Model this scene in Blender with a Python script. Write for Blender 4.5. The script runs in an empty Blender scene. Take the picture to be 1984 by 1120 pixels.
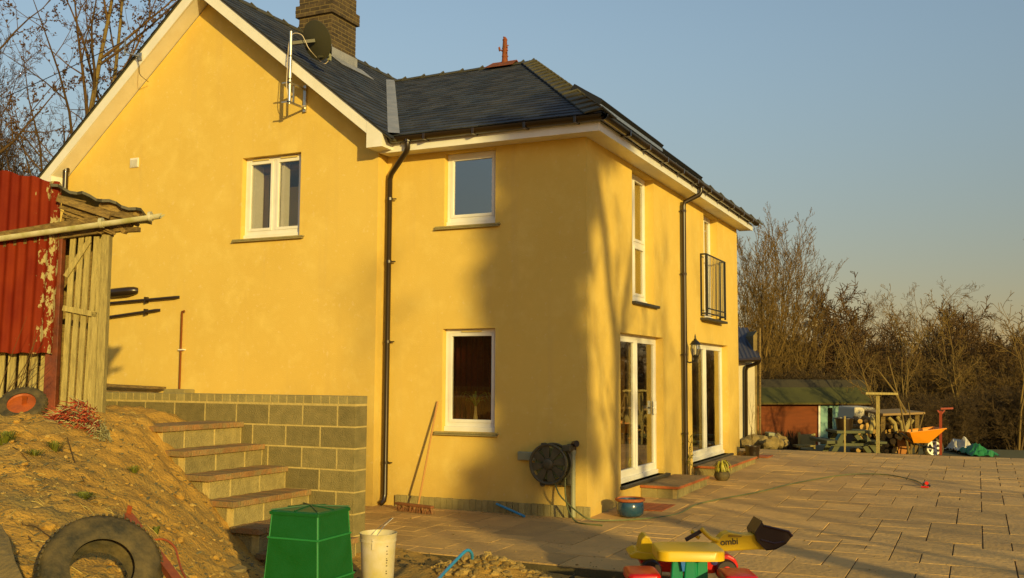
import bpy, bmesh, math, random
import numpy as np
from mathutils import Vector, Matrix
from math import radians as rad, sin, cos, pi
random.seed(7)
S = bpy.context.scene
# ------------------------------------------------------------------ camera
CAM = Vector((4.806, -12.667, 1.9))
yaw, pitch, roll = rad(-25.0985), rad(5.0221), rad(0.3149)
F = Vector((sin(yaw)*cos(pitch), cos(yaw)*cos(pitch), sin(pitch)))
R0 = Vector((cos(yaw), -sin(yaw), 0)); U0 = R0.cross(F)
RR = R0*cos(roll)+U0*sin(roll); UU = -R0*sin(roll)+U0*cos(roll)
cd = bpy.data.cameras.new('camera'); cam = bpy.data.objects.new('camera', cd); S.collection.objects.link(cam)
m = Matrix.Identity(4)
for i in range(3):
    m[i][0] = RR[i]; m[i][1] = UU[i]; m[i][2] = -F[i]; m[i][3] = CAM[i]
cam.matrix_world = m
cd.sensor_width = 36; cd.lens = 36*1919.8/1984; cd.clip_start = .05; cd.clip_end = 3000
S.camera = cam
# ------------------------------------------------------------------ sky and sun
SUN_AZ, SUN_EL = 49.0, 11.6          # degrees from -y towards +x, elevation
SD = Vector((sin(rad(SUN_AZ))*cos(rad(SUN_EL)), -cos(rad(SUN_AZ))*cos(rad(SUN_EL)), sin(rad(SUN_EL))))
w = bpy.data.worlds.new('World'); S.world = w; w.use_nodes = True
nt = w.node_tree; nt.nodes.clear()
sky = nt.nodes.new('ShaderNodeTexSky'); sky.sky_type = 'NISHITA'; sky.sun_disc = False
sky.sun_elevation = rad(SUN_EL); sky.sun_rotation = rad(180-SUN_AZ)
sky.air_density = 1.0; sky.dust_density = 0.5; sky.ozone_density = 1.2
bg = nt.nodes.new('ShaderNodeBackground'); bg.inputs[1].default_value = 0.135
ow = nt.nodes.new('ShaderNodeOutputWorld')
tm = nt.nodes.new('ShaderNodeMix'); tm.data_type = 'RGBA'; tm.blend_type = 'MULTIPLY'; tm.inputs[0].default_value = 1; tm.inputs[7].default_value = (1.12, .98, .84, 1)
# dusty air: the lowest part of the sky is dimmer and yellower
gm = nt.nodes.new('ShaderNodeNewGeometry'); sx_ = nt.nodes.new('ShaderNodeSeparateXYZ'); nt.links.new(gm.outputs['Position'], sx_.inputs[0])
hz = nt.nodes.new('ShaderNodeMapRange'); hz.interpolation_type = 'SMOOTHSTEP'; hz.inputs[1].default_value = 0.0; hz.inputs[2].default_value = .42; nt.links.new(sx_.outputs[2], hz.inputs[0])
hm = nt.nodes.new('ShaderNodeMix'); hm.data_type = 'RGBA'; hm.inputs[6].default_value = (.47, .405, .37, 1); hm.inputs[7].default_value = (1.0, 1.05, 1.10, 1); nt.links.new(hz.outputs[0], hm.inputs[0])
hx = nt.nodes.new('ShaderNodeMix'); hx.data_type = 'RGBA'; hx.blend_type = 'MULTIPLY'; hx.inputs[0].default_value = 1
nt.links.new(sky.outputs[0], tm.inputs[6]); nt.links.new(tm.outputs[2], hx.inputs[6]); nt.links.new(hm.outputs[2], hx.inputs[7]); nt.links.new(hx.outputs[2], bg.inputs[0]); nt.links.new(bg.outputs[0], ow.inputs[0])
sl = bpy.data.lights.new('sun', 'SUN'); sl.energy = 4.1; sl.angle = rad(0.85); sl.color = (1, .76, .25)
so = bpy.data.objects.new('sun', sl); S.collection.objects.link(so)
so.rotation_euler = SD.to_track_quat('Z', 'Y').to_euler(); so.location = (20, -20, 20)
S.view_settings.view_transform = 'Standard'; S.view_settings.look = 'None'
S.view_settings.exposure = 0.2; S.view_settings.gamma = 1.0
# ------------------------------------------------------------------ materials
MATS = {}
def mat(name, col, rough=.7, metal=0, var=None, vs=4, bump=0, bs=40, isl=0, spec=.5, var2=None, v2s=.6, trans=0, stretch=None, coat=0):
    """procedural principled material: colour, a second colour in noise patches, island variation, bump"""
    if name in MATS: return MATS[name]
    warm = lambda k: k if k is None or k[2] >= k[0]*.97 or min(k) > .3 else (k[0], k[1], k[2]*.6)
    col, var, var2 = warm(col), warm(var), warm(var2)
    M = bpy.data.materials.new(name); M.use_nodes = True
    n = M.node_tree.nodes; l = M.node_tree.links
    b = n['Principled BSDF']; b.inputs['Roughness'].default_value = rough; b.inputs['Metallic'].default_value = metal
    b.inputs['Specular IOR Level'].default_value = spec
    if coat: b.inputs['Coat Weight'].default_value = coat
    c = tuple(col)+(1,)
    tc = n.new('ShaderNodeTexCoord'); src = tc.outputs['Object']
    if stretch:
        mp = n.new('ShaderNodeMapping'); mp.inputs['Scale'].default_value = stretch
        l.new(src, mp.inputs['Vector']); src = mp.outputs[0]
    cur = None
    def noise(scale, det=5, lo=.35, hi=.65):
        t = n.new('ShaderNodeTexNoise'); t.inputs['Scale'].default_value = scale; t.inputs['Detail'].default_value = det
        t.inputs['Roughness'].default_value = .62
        l.new(src, t.inputs['Vector'])
        r = n.new('ShaderNodeMapRange'); r.inputs[1].default_value = lo; r.inputs[2].default_value = hi
        l.new(t.outputs[0], r.inputs[0]); return r.outputs[0]
    def mix(a, bcol, fac):
        x = n.new('ShaderNodeMix'); x.data_type = 'RGBA'
        if isinstance(a, tuple): x.inputs[6].default_value = a
        else: l.new(a, x.inputs[6])
        x.inputs[7].default_value = bcol; l.new(fac, x.inputs[0]); return x.outputs[2]
    cur = c
    if var: cur = mix(cur, tuple(var)+(1,), noise(vs))
    if var2: cur = mix(cur, tuple(var2)+(1,), noise(v2s, 3, .48, .72))
    if isl:
        g = n.new('ShaderNodeNewGeometry'); h = n.new('ShaderNodeHueSaturation')
        r = n.new('ShaderNodeMapRange'); r.inputs[3].default_value = 1-isl; r.inputs[4].default_value = 1+isl
        l.new(g.outputs['Random Per Island'], r.inputs[0]); l.new(r.outputs[0], h.inputs['Value'])
        if isinstance(cur, tuple): h.inputs['Color'].default_value = cur
        else: l.new(cur, h.inputs['Color'])
        cur = h.outputs[0]
    if isinstance(cur, tuple): b.inputs['Base Color'].default_value = cur
    else: l.new(cur, b.inputs['Base Color'])
    if bump:
        t = n.new('ShaderNodeTexNoise'); t.inputs['Scale'].default_value = bs; t.inputs['Detail'].default_value = 6
        l.new(src, t.inputs['Vector'])
        bp = n.new('ShaderNodeBump'); bp.inputs['Strength'].default_value = bump; bp.inputs['Distance'].default_value = .02
        l.new(t.outputs[0], bp.inputs['Height']); l.new(bp.outputs[0], b.inputs['Normal'])
        rr = n.new('ShaderNodeMapRange'); rr.inputs[3].default_value = max(0, rough-.1); rr.inputs[4].default_value = min(1, rough+.12)
        l.new(t.outputs[0], rr.inputs[0]); l.new(rr.outputs[0], b.inputs['Roughness'])
    MATS[name] = M; return M

def glass_mat(name, refl=.28, tint=(.93, .92, .88), rough=.01):
    M = bpy.data.materials.new(name); M.use_nodes = True; n = M.node_tree.nodes; l = M.node_tree.links
    n.clear(); o = n.new('ShaderNodeOutputMaterial'); tr = n.new('ShaderNodeBsdfTransparent'); gl = n.new('ShaderNodeBsdfGlossy')
    tr.inputs[0].default_value = tuple(tint)+(1,); gl.inputs['Roughness'].default_value = rough
    fr = n.new('ShaderNodeLayerWeight'); fr.inputs[0].default_value = .5
    pw = n.new('ShaderNodeMath'); pw.operation = 'POWER'; pw.inputs[1].default_value = 3.2; l.new(fr.outputs['Facing'], pw.inputs[0])
    mr = n.new('ShaderNodeMapRange'); mr.inputs[1].default_value = 0; mr.inputs[3].default_value = refl; mr.inputs[4].default_value = .95
    mx = n.new('ShaderNodeMixShader')
    t = n.new('ShaderNodeTexNoise'); t.inputs['Scale'].default_value = 1.3; tc = n.new('ShaderNodeTexCoord')
    l.new(tc.outputs['Object'], t.inputs['Vector'])
    bp = n.new('ShaderNodeBump'); bp.inputs['Strength'].default_value = .05; bp.inputs['Distance'].default_value = .05
    l.new(t.outputs[0], bp.inputs['Height']); l.new(bp.outputs[0], gl.inputs['Normal'])
    l.new(pw.outputs[0], mr.inputs[0]); l.new(mr.outputs[0], mx.inputs[0])
    l.new(tr.outputs[0], mx.inputs[1]); l.new(gl.outputs[0], mx.inputs[2]); l.new(mx.outputs[0], o.inputs[0])
    return M

def patch_mat(name, base, patch, edge, scale, thr, rough=.75, stretch=(1, 1, 1), bump=.3, var=None, gate=None):
    """painted metal with flaked patches that have a shape of their own"""
    M = bpy.data.materials.new(name); M.use_nodes = True; n = M.node_tree.nodes; l = M.node_tree.links
    b = n['Principled BSDF']; b.inputs['Roughness'].default_value = rough; b.inputs['Specular IOR Level'].default_value = .15
    tc = n.new('ShaderNodeTexCoord'); mp = n.new('ShaderNodeMapping'); mp.inputs['Scale'].default_value = stretch
    l.new(tc.outputs['Object'], mp.inputs['Vector'])
    t = n.new('ShaderNodeTexNoise'); t.inputs['Scale'].default_value = scale; t.inputs['Detail'].default_value = 8; t.inputs['Roughness'].default_value = .7
    l.new(mp.outputs[0], t.inputs['Vector'])
    t2 = n.new('ShaderNodeTexNoise'); t2.inputs['Scale'].default_value = 3; t2.inputs['Detail'].default_value = 6
    l.new(mp.outputs[0], t2.inputs['Vector'])
    r2 = n.new('ShaderNodeMapRange'); r2.inputs[1].default_value = .35; r2.inputs[2].default_value = .65; l.new(t2.outputs[0], r2.inputs[0])
    a = n.new('ShaderNodeMix'); a.data_type = 'RGBA'; a.inputs[6].default_value = tuple(base)+(1,); a.inputs[7].default_value = tuple(edge)+(1,)
    l.new(r2.outputs[0], a.inputs[0])
    src = t.outputs[0]
    if gate:   # more flaking where object x is large
        sx = n.new('ShaderNodeSeparateXYZ'); l.new(tc.outputs['Object'], sx.inputs[0])
        g = n.new('ShaderNodeMapRange'); g.inputs[1].default_value = gate[0]; g.inputs[2].default_value = gate[1]
        g.inputs[3].default_value = -.12; g.inputs[4].default_value = .16
        l.new(sx.outputs[0], g.inputs[0]); ad = n.new('ShaderNodeMath'); ad.operation = 'ADD'
        l.new(src, ad.inputs[0]); l.new(g.outputs[0], ad.inputs[1]); src = ad.outputs[0]
    r = n.new('ShaderNodeMapRange'); r.inputs[1].default_value = thr; r.inputs[2].default_value = thr+.02; l.new(src, r.inputs[0])
    c = n.new('ShaderNodeMix'); c.data_type = 'RGBA'; l.new(a.outputs[2], c.inputs[6]); c.inputs[7].default_value = tuple(patch)+(1,)
    l.new(r.outputs[0], c.inputs[0]); l.new(c.outputs[2], b.inputs['Base Color'])
    bp = n.new('ShaderNodeBump'); bp.inputs['Strength'].default_value = bump; bp.inputs['Distance'].default_value = .01
    l.new(r.outputs[0], bp.inputs['Height']); l.new(bp.outputs[0], b.inputs['Normal'])
    return M

M_WALL = mat('yellow_render', (.70, .49, .19), .92, var=(.655, .45, .165), vs=1.3, bump=.22, bs=70, var2=(.73, .53, .23), v2s=2.6, spec=.15)
def weather(M):
    n = M.node_tree.nodes; l = M.node_tree.links; b = n['Principled BSDF']; src = b.inputs['Base Color'].links[0].from_socket
    tc = n.new('ShaderNodeTexCoord'); sx = n.new('ShaderNodeSeparateXYZ'); l.new(tc.outputs['Object'], sx.inputs[0])
    z = n.new('ShaderNodeMapRange'); z.inputs[1].default_value = .05; z.inputs[2].default_value = .75; z.inputs[3].default_value = .62; z.inputs[4].default_value = 0; l.new(sx.outputs[2], z.inputs[0])
    t = n.new('ShaderNodeTexNoise'); t.inputs['Scale'].default_value = 7; t.inputs['Detail'].default_value = 8; t.inputs['Roughness'].default_value = .7; l.new(tc.outputs['Object'], t.inputs['Vector'])
    m1 = n.new('ShaderNodeMath'); m1.operation = 'MULTIPLY'; l.new(z.outputs[0], m1.inputs[0]); l.new(t.outputs[0], m1.inputs[1])
    x1 = n.new('ShaderNodeMix'); x1.data_type = 'RGBA'; l.new(src, x1.inputs[6]); x1.inputs[7].default_value = (.40, .25, .09, 1); l.new(m1.outputs[0], x1.inputs[0])
    mp = n.new('ShaderNodeMapping'); mp.inputs['Scale'].default_value = (5, 5, .35); l.new(tc.outputs['Object'], mp.inputs[0])
    t2 = n.new('ShaderNodeTexNoise'); t2.inputs['Scale'].default_value = 1.0; t2.inputs['Detail'].default_value = 6; l.new(mp.outputs[0], t2.inputs['Vector'])
    r2 = n.new('ShaderNodeMapRange'); r2.inputs[1].default_value = .56; r2.inputs[2].default_value = .80; r2.inputs[4].default_value = .30; l.new(t2.outputs[0], r2.inputs[0])
    x2 = n.new('ShaderNodeMix'); x2.data_type = 'RGBA'; l.new(x1.outputs[2], x2.inputs[6]); x2.inputs[7].default_value = (.55, .37, .13, 1); l.new(r2.outputs[0], x2.inputs[0])
    t3 = n.new('ShaderNodeTexNoise'); t3.inputs['Scale'].default_value = 14; t3.inputs['Detail'].default_value = 9; l.new(tc.outputs['Object'], t3.inputs['Vector'])
    r3 = n.new('ShaderNodeMapRange'); r3.inputs[1].default_value = .62; r3.inputs[2].default_value = .78; r3.inputs[4].default_value = .35; l.new(t3.outputs[0], r3.inputs[0])
    x3 = n.new('ShaderNodeMix'); x3.data_type = 'RGBA'; l.new(x2.outputs[2], x3.inputs[6]); x3.inputs[7].default_value = (.80, .66, .38, 1); l.new(r3.outputs[0], x3.inputs[0])
    l.new(x3.outputs[2], b.inputs['Base Color'])
weather(M_WALL)
M_WHITE = mat('white_upvc', (.80, .78, .72), .35, var=(.74, .71, .62), vs=3)
M_WOODWHITE = mat('white_board', (.82, .78, .68), .5, var=(.74, .68, .54), vs=2, bump=.1, bs=20)
M_SLATE = mat('slate', (.027, .034, .047), .62, isl=.4, var=(.046, .046, .050), vs=2.5, bump=.35, bs=22, spec=.3)
M_RIDGE = mat('ridge_tile', (.06, .054, .05), .6, isl=.2, bump=.3, bs=20)
M_LEAD = mat('lead', (.20, .21, .235), .5, var=(.29, .29, .31), vs=4, bump=.2, bs=10)
M_BLACK = mat('black_plastic', (.024, .014, .010), .3, coat=.3)
M_BLKIRON = mat('black_iron', (.012, .012, .012), .45, bump=.1)
M_MORTAR = mat('mortar', (.56, .42, .24), .95, var=(.44, .33, .18), vs=12, bump=.5, bs=60)
M_BLOCK = mat('concrete_block', (.185, .148, .085), .95, isl=.22, var=(.25, .195, .115), vs=9, bump=.8, bs=70)
M_SOLDIER = mat('concrete_brick', (.33, .27, .17), .95, isl=.14, var=(.26, .21, .13), vs=9, bump=.6, bs=70)
M_REDBRICK = mat('red_brick', (.23, .165, .105), .9, isl=.2, var=(.31, .15, .08), vs=12, bump=.6, bs=50)
M_TERRA = mat('terracotta', (.46, .12, .045), .8, isl=.15, var=(.30, .09, .035), vs=12, bump=.3, bs=40)
M_PAVE = mat('paving_stone', (.62, .38, .20), .88, isl=.17, var=(.46, .29, .17), vs=2.2, bump=.7, bs=16, var2=(.64, .39, .22), v2s=1.1)
M_JOINT = mat("paving_joint", (.10, .075, .045), .98, bump=.5)
M_DIRT = mat('dirt', (.52, .285, .07), .97, var=(.36, .20, .055), vs=3.2, bump=1.0, bs=38, var2=(.25, .175, .08), v2s=1.5)
M_DIRTCLOD = mat('dirt_clod', (.40, .265, .105), .97, isl=.4, var=(.28, .18, .09), vs=14, bump=.9, bs=60)
M_DARKSOIL = mat('dark_soil', (.05, .04, .028), .97, isl=.3, var=(.10, .075, .045), vs=9, bump=.9, bs=50)
M_GRASS = mat('grass', (.085, .11, .025), .8, isl=.3, var=(.16, .14, .05), vs=.4)
M_STONE = mat('field_stone', (.24, .17, .10), .95, isl=.35, var=(.15, .11, .07), vs=7, bump=.8, bs=18)
M_BARK = mat('bark', (.13, .085, .045), .95, var=(.20, .14, .06), vs=5, bump=.8, bs=30)
M_BARKY = mat('golden_twigs', (.16, .095, .03), .9, isl=.3)
M_BARKD = mat('brown_twigs', (.095, .05, .018), .92, isl=.35)
M_BARKP = mat('pale_bark', (.30, .23, .12), .9, isl=.2)
M_IVY = mat('ivy_leaf', (.05, .08, .02), .6, isl=.4)
M_RUST = patch_mat('rusty_red_sheet', (.14, .010, .001), (.36, .30, .13), (.19, .020, .002), 7, .64, stretch=(1.6, 1.6, .9), gate=(-1.0, -.42))
M_REDP = mat('red_oxide_steel', (.085, .016, .009), .6, var=(.20, .04, .015), vs=6, bump=.2)
M_OLDWOOD = mat('weathered_board', (.42, .335, .19), .92, isl=.18, var=(.27, .21, .12), vs=7, bump=.6, bs=22, stretch=(6, 6, .7))
M_DARKWOOD = mat('dark_wood', (.12, .075, .038), .9, isl=.35, var=(.26, .17, .08), vs=7, bump=.6, bs=20, stretch=(2, 2, 6))
M_RUBBER = mat('tyre_rubber', (.022, .02, .017), .75, var=(.12, .085, .045), vs=6, bump=.4, bs=30)
M_ORPAINT = mat('red_orange_paint', (.40, .085, .015), .6, var=(.27, .06, .02), vs=8, bump=.15)
M_GREENP = mat('green_plastic', (.003, .085, .008), .42, var=(.006, .10, .018), vs=5, bump=.12, bs=90)
M_BUCKET = mat('white_bucket_plastic', (.62, .54, .42), .45, var=(.52, .44, .30), vs=5)
M_BLUE = mat('blue_pipe', (.03, .25, .50), .4)
M_STEEL = mat('galvanised_steel', (.60, .58, .52), .35, metal=.85, var=(.45, .43, .38), vs=15)
M_COPPER = mat('copper_pipe', (.30, .10, .035), .4, metal=.6)
M_GRAY = mat('grey_plastic', (.27, .27, .26), .5)
M_REEL = mat('hose_reel_plastic', (.052, .045, .036), .55, var=(.09, .075, .055), vs=8)
M_HOSE = mat('green_hose', (.10, .12, .065), .55, var=(.17, .17, .09), vs=6)
M_TWOOD = mat('broom_handle_wood', (.45, .22, .09), .6)
M_BROOM = mat('red_bristle', (.24, .10, .06), .9, isl=.3)
M_GLAZE = mat('blue_glaze', (.012, .045, .10), .18, var=(.03, .08, .12), vs=7, coat=.5)
M_TOYY = mat('yellow_toy_plastic', (.72, .46, .02), .35)
M_TOYG = mat('green_toy_plastic', (.0, .23, .11), .35)
M_TOYR = mat('red_toy_plastic', (.60, .012, .012), .33)
M_TOYB = mat('blue_toy_plastic', (.02, .16, .52), .35)
M_TOYK = mat('dark_purple_plastic', (.022, .008, .014), .4)
M_LEAF = mat('leaf_green', (.13, .14, .015), .6, isl=.3)
M_LEAFY = mat('pale_leaf', (.38, .34, .05), .6, isl=.25)
M_LEAFG = mat('house_plant_leaf', (.16, .24, .03), .5)
M_CURT = mat('cream_curtain', (.62, .48, .27), .9)
M_REDCURT = mat('dark_red_curtain', (.10, .012, .006), .95)
M_ROOM = mat('room_wall', (.24, .13, .07), .9)
M_DOORW = mat('painted_door', (.55, .42, .2), .6)
M_GLASS = glass_mat('window_glass', .10)
M_GLASS_SKY = glass_mat('coated_glass', .50, (.36, .36, .33))
M_LAMPG = glass_mat('lamp_glass', .3, (.9, .9, .85))
# ------------------------------------------------------------------ mesh helpers
class MB:
    def __init__(s): s.v = []; s.f = []
    def add(s, vs, fs):
        k = len(s.v); s.v.extend([tuple(p) for p in vs]); s.f.extend([tuple(i+k for i in f) for f in fs]); return s
    def box(s, a, b, rot=None, org=None):
        x0, y0, z0 = a; x1, y1, z1 = b
        vs = [Vector(p) for p in ((x0,y0,z0),(x1,y0,z0),(x1,y1,z0),(x0,y1,z0),(x0,y0,z1),(x1,y0,z1),(x1,y1,z1),(x0,y1,z1))]
        if rot is not None:
            o = Vector(org) if org is not None else (Vector(a)+Vector(b))/2
            vs = [o+rot@(v-o) for v in vs]
        return s.add(vs, ((0,3,2,1),(4,5,6,7),(0,1,5,4),(1,2,6,5),(2,3,7,6),(3,0,4,7)))
    def bar(s, p, q, wd, ht, up=(0, 0, 1)):
        p = Vector(p); q = Vector(q); d = (q-p).normalized(); up = Vector(up)
        if abs(d.dot(up)) > .98: up = Vector((1, 0, 0))
        x = d.cross(up).normalized(); y = x.cross(d)
        vs = [c+x*a*wd/2+y*b*ht/2 for c in (p, q) for a, b in ((-1,-1),(1,-1),(1,1),(-1,1))]
        return s.add(vs, ((0,3,2,1),(4,5,6,7),(0,1,5,4),(1,2,6,5),(2,3,7,6),(3,0,4,7)))
    def tube(s, pts, r, n=8, cap=True):
        pts = [Vector(p) for p in pts]; N = len(pts)
        rs = r if isinstance(r, (list, tuple)) else [r]*N
        d0 = (pts[1]-pts[0]).normalized(); ref = Vector((0, 0, 1)) if abs(d0.z) < .9 else Vector((1, 0, 0))
        x = d0.cross(ref).normalized(); vs = []; fs = []
        for i, p in enumerate(pts):
            d = (pts[min(i+1, N-1)]-pts[max(i-1, 0)]).normalized()
            x = (x-d*x.dot(d)).normalized(); y = d.cross(x)
            for k in range(n):
                a = 2*pi*k/n; vs.append(p+(x*cos(a)+y*sin(a))*rs[i])
        for i in range(N-1):
            for k in range(n):
                a = i*n+k; b = i*n+(k+1) % n; fs.append((a, b, b+n, a+n))
        if cap: fs.append(tuple(range(n))[::-1]); fs.append(tuple(range((N-1)*n, N*n)))
        return s.add(vs, fs)
    def lathe(s, prof, c=(0, 0, 0), n=24, rot=None, cap=True):
        vs = []; fs = []; c = Vector(c)
        for r, z in prof:
            for k in range(n):
                a = 2*pi*k/n; p = Vector((r*cos(a), r*sin(a), z)); vs.append(c+(rot@p if rot is not None else p))
        for i in range(len(prof)-1):
            for k in range(n):
                a = i*n+k; b = i*n+(k+1) % n; fs.append((a, b, b+n, a+n))
        if cap: fs.append(tuple(range(n))[::-1]); fs.append(tuple(range((len(prof)-1)*n, len(prof)*n)))
        return s.add(vs, fs)
    def prism(s, poly, ext):
        ext = Vector(ext); n = len(poly); vs = [Vector(p) for p in poly]; vs += [v+ext for v in vs]
        fs = [tuple(range(n))[::-1], tuple(range(n, 2*n))]+[(i, (i+1) % n, (i+1) % n+n, i+n) for i in range(n)]
        return s.add(vs, fs)
    def rock(s, c, r, sx=1, sy=1, sz=.7, rnd=random, sub=1):
        bm = bmesh.new(); bmesh.ops.create_icosphere(bm, subdivisions=sub, radius=1)
        R = Matrix.Rotation(rnd.uniform(0, 6), 3, 'Z') @ Matrix.Rotation(rnd.uniform(-.5, .5), 3, 'X')
        vs = []
        for v in bm.verts:
            k = rnd.uniform(.72, 1.15); p = R@Vector((v.co.x*sx*k, v.co.y*sy*k, v.co.z*sz*k)); vs.append(Vector(c)+p*r)
        fs = [tuple(v.index for v in f.verts) for f in bm.faces]; bm.free(); return s.add(vs, fs)
    def build(s, name, m, parent=None, smooth=False, bevel=0, off=None):
        me = bpy.data.meshes.new(name); v = s.v
        if off is not None: v = [(a-off[0], b-off[1], c-off[2]) for a, b, c in v]
        me.from_pydata(v, [], s.f); me.materials.append(m)
        bm = bmesh.new(); bm.from_mesh(me); bmesh.ops.recalc_face_normals(bm, faces=bm.faces); bm.to_mesh(me); bm.free()
        if smooth:
            me.shade_smooth()
            try: me.set_sharp_from_angle(angle=rad(40))
            except Exception: pass
        o = bpy.data.objects.new(name, me); S.collection.objects.link(o)
        if parent: o.parent = parent
        if bevel:
            b = o.modifiers.new('bevel', 'BEVEL'); b.width = bevel; b.segments = 2; b.limit_method = 'ANGLE'; b.harden_normals = False
        return o
def tag(o, label, cat=None, group=None, kind=None):
    o['label'] = label
    if cat: o['category'] = cat
    if group: o['group'] = group
    if kind: o['kind'] = kind
    return o
def thing(name, label, cat, loc=(0, 0, 0), group=None, rz=0):
    o = bpy.data.objects.new(name, None); S.collection.objects.link(o); o.location = loc; o.rotation_euler = (0, 0, rz)
    o.empty_display_size = .1
    return tag(o, label, cat, group)
class Part:
    """builds parts in world coordinates under a thing whose base is at loc"""
    def __init__(s, th): s.t = th; s.o = tuple(th.location)
    def __call__(s, name, mb, m, parent=None, label=None, **k):
        o = mb.build(name, m, parent or s.t, off=s.o, **k)
        if label: o['label'] = label
        return o
def nmesh(name, V, Fq, m, parent=None, smooth=False):
    me = bpy.data.meshes.new(name); V = np.asarray(V, np.float32); Fq = np.asarray(Fq, np.int32); k = Fq.shape[1]
    me.vertices.add(len(V)); me.vertices.foreach_set('co', V.ravel())
    me.loops.add(Fq.size); me.loops.foreach_set('vertex_index', Fq.ravel())
    me.polygons.add(len(Fq)); me.polygons.foreach_set('loop_start', np.arange(0, Fq.size, k, dtype=np.int32))
    me.update(calc_edges=True); me.validate(); me.materials.append(m)
    if smooth: me.shade_smooth()
    o = bpy.data.objects.new(name, me); S.collection.objects.link(o)
    if parent: o.parent = parent
    return o

def text_mesh(name, body, size, extrude, m, parent, mw):
    cu = bpy.data.curves.new(name, 'FONT'); cu.body = body; cu.size = size; cu.extrude = extrude; cu.offset = size*.012
    cu.align_x = 'LEFT'; t = bpy.data.objects.new(name+'_tmp', cu); S.collection.objects.link(t)
    dg = bpy.context.evaluated_depsgraph_get(); me = bpy.data.meshes.new_from_object(t.evaluated_get(dg))
    bpy.data.objects.remove(t); me.materials.clear(); me.materials.append(m); me.transform(mw)
    o = bpy.data.objects.new(name, me); S.collection.objects.link(o); o.parent = parent; return o

def wall(outline, holes, to3, depth, name, parent, m=M_WALL, nrm=None):
    """flat wall with real openings; to3 maps (a,b,d) to world, d = depth into the wall"""
    bm = bmesh.new()
    def loop(pts):
        vs = [bm.verts.new(to3(a, b, 0)) for a, b in pts]
        return [bm.edges.new((vs[i], vs[(i+1) % len(vs)])) for i in range(len(vs))]
    es = loop(outline)
    for h in holes:
        a0, b0, a1, b1 = h; es += loop([(a0, b0), (a0, b1), (a1, b1), (a1, b0)])
    bmesh.ops.triangle_fill(bm, edges=es, use_beauty=True, use_dissolve=False, normal=nrm or (0, -1, 0))
    for h in holes:
        a0, b0, a1, b1 = h; c = [(a0, b0), (a1, b0), (a1, b1), (a0, b1)]
        for i in range(4):
            p, q = c[i], c[(i+1) % 4]
            bm.faces.new([bm.verts.new(to3(*x)) for x in ((p[0], p[1], 0), (q[0], q[1], 0), (q[0], q[1], depth), (p[0], p[1], depth))])
    me = bpy.data.meshes.new(name); bm.to_mesh(me); bm.free(); me.materials.append(m)
    o = bpy.data.objects.new(name, me); S.collection.objects.link(o); o.parent = parent
    return o
# ------------------------------------------------------------------ ground
def ss(a, b, x):
    t = np.clip((x-a)/(b-a), 0, 1); return t*t*(3-2*t)
rs = np.random.RandomState(3)
def fbm(x, y, f, octs=4, seed=0):
    r = np.random.RandomState(seed); out = 0; amp = 1
    for _ in range(octs):
        for _ in range(3):
            a = r.uniform(0, 2*pi); ph = r.uniform(0, 6.28)
            out = out+amp*np.sin((x*cos(a)+y*sin(a))*f*r.uniform(.7, 1.3)+ph)/3
        amp *= .55; f *= 2.1
    return out
def hfar(x, y):
    z = np.where(y > 0, .017*np.clip(y, 0, 12), 0)-.12
    z = z-1.6*ss(14.5, 27, y)-.9*ss(13.5, 30, x)             # garden drops beyond the terrace
    z = z-3*ss(30, 60, y)*1+fbm(x, y, .12, 3, 5)*.25*ss(14, 24, y+np.abs(x)*.3)
    hill = 15*ss(90, 330, y)*(.55+.45*ss(120, -120, x))+fbm(x, y, .012, 3, 9)*3*ss(90, 240, y)
    z = z+hill*np.where(x < 260, 1, 1)
    z = z+1.5*ss(-3.6, -4.6, x)*ss(3, -1, y)*0
    return z
def grid(name, xs, ys, h, m, kind, label):
    X, Y = np.meshgrid(xs, ys); Z = h(X, Y); V = np.stack([X, Y, Z], -1).reshape(-1, 3)
    nx = len(xs); i = np.arange((len(xs)-1)*(len(ys)-1)); r = i//(nx-1); c = i % (nx-1); a = r*nx+c
    o = nmesh(name, V, np.stack([a, a+1, a+nx+1, a+nx], 1), m, smooth=True); o['kind'] = kind; o['label'] = label; return o
def spaced(lo, hi, fine_lo, fine_hi, st, gr=1.12):
    a = list(np.arange(fine_lo, fine_hi+st*.5, st)); s = st
    while a[-1] < hi: s *= gr; a.append(a[-1]+s)
    s = st
    while a[0] > lo: s *= gr; a.insert(0, a[0]-s)
    return np.array(a)
M_LAND = mat('hillside_grass', (.085, .085, .03), .95, var=(.12, .095, .045), vs=.05, var2=(.05, .05, .022), v2s=.03)
g = grid('ground', spaced(-700, 700, -14, 14, .5), spaced(-60, 900, -16, 26, .5), hfar, M_LAND, 'structure', 'rough brown green ground falling away behind the terrace to a wooded hill')
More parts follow.
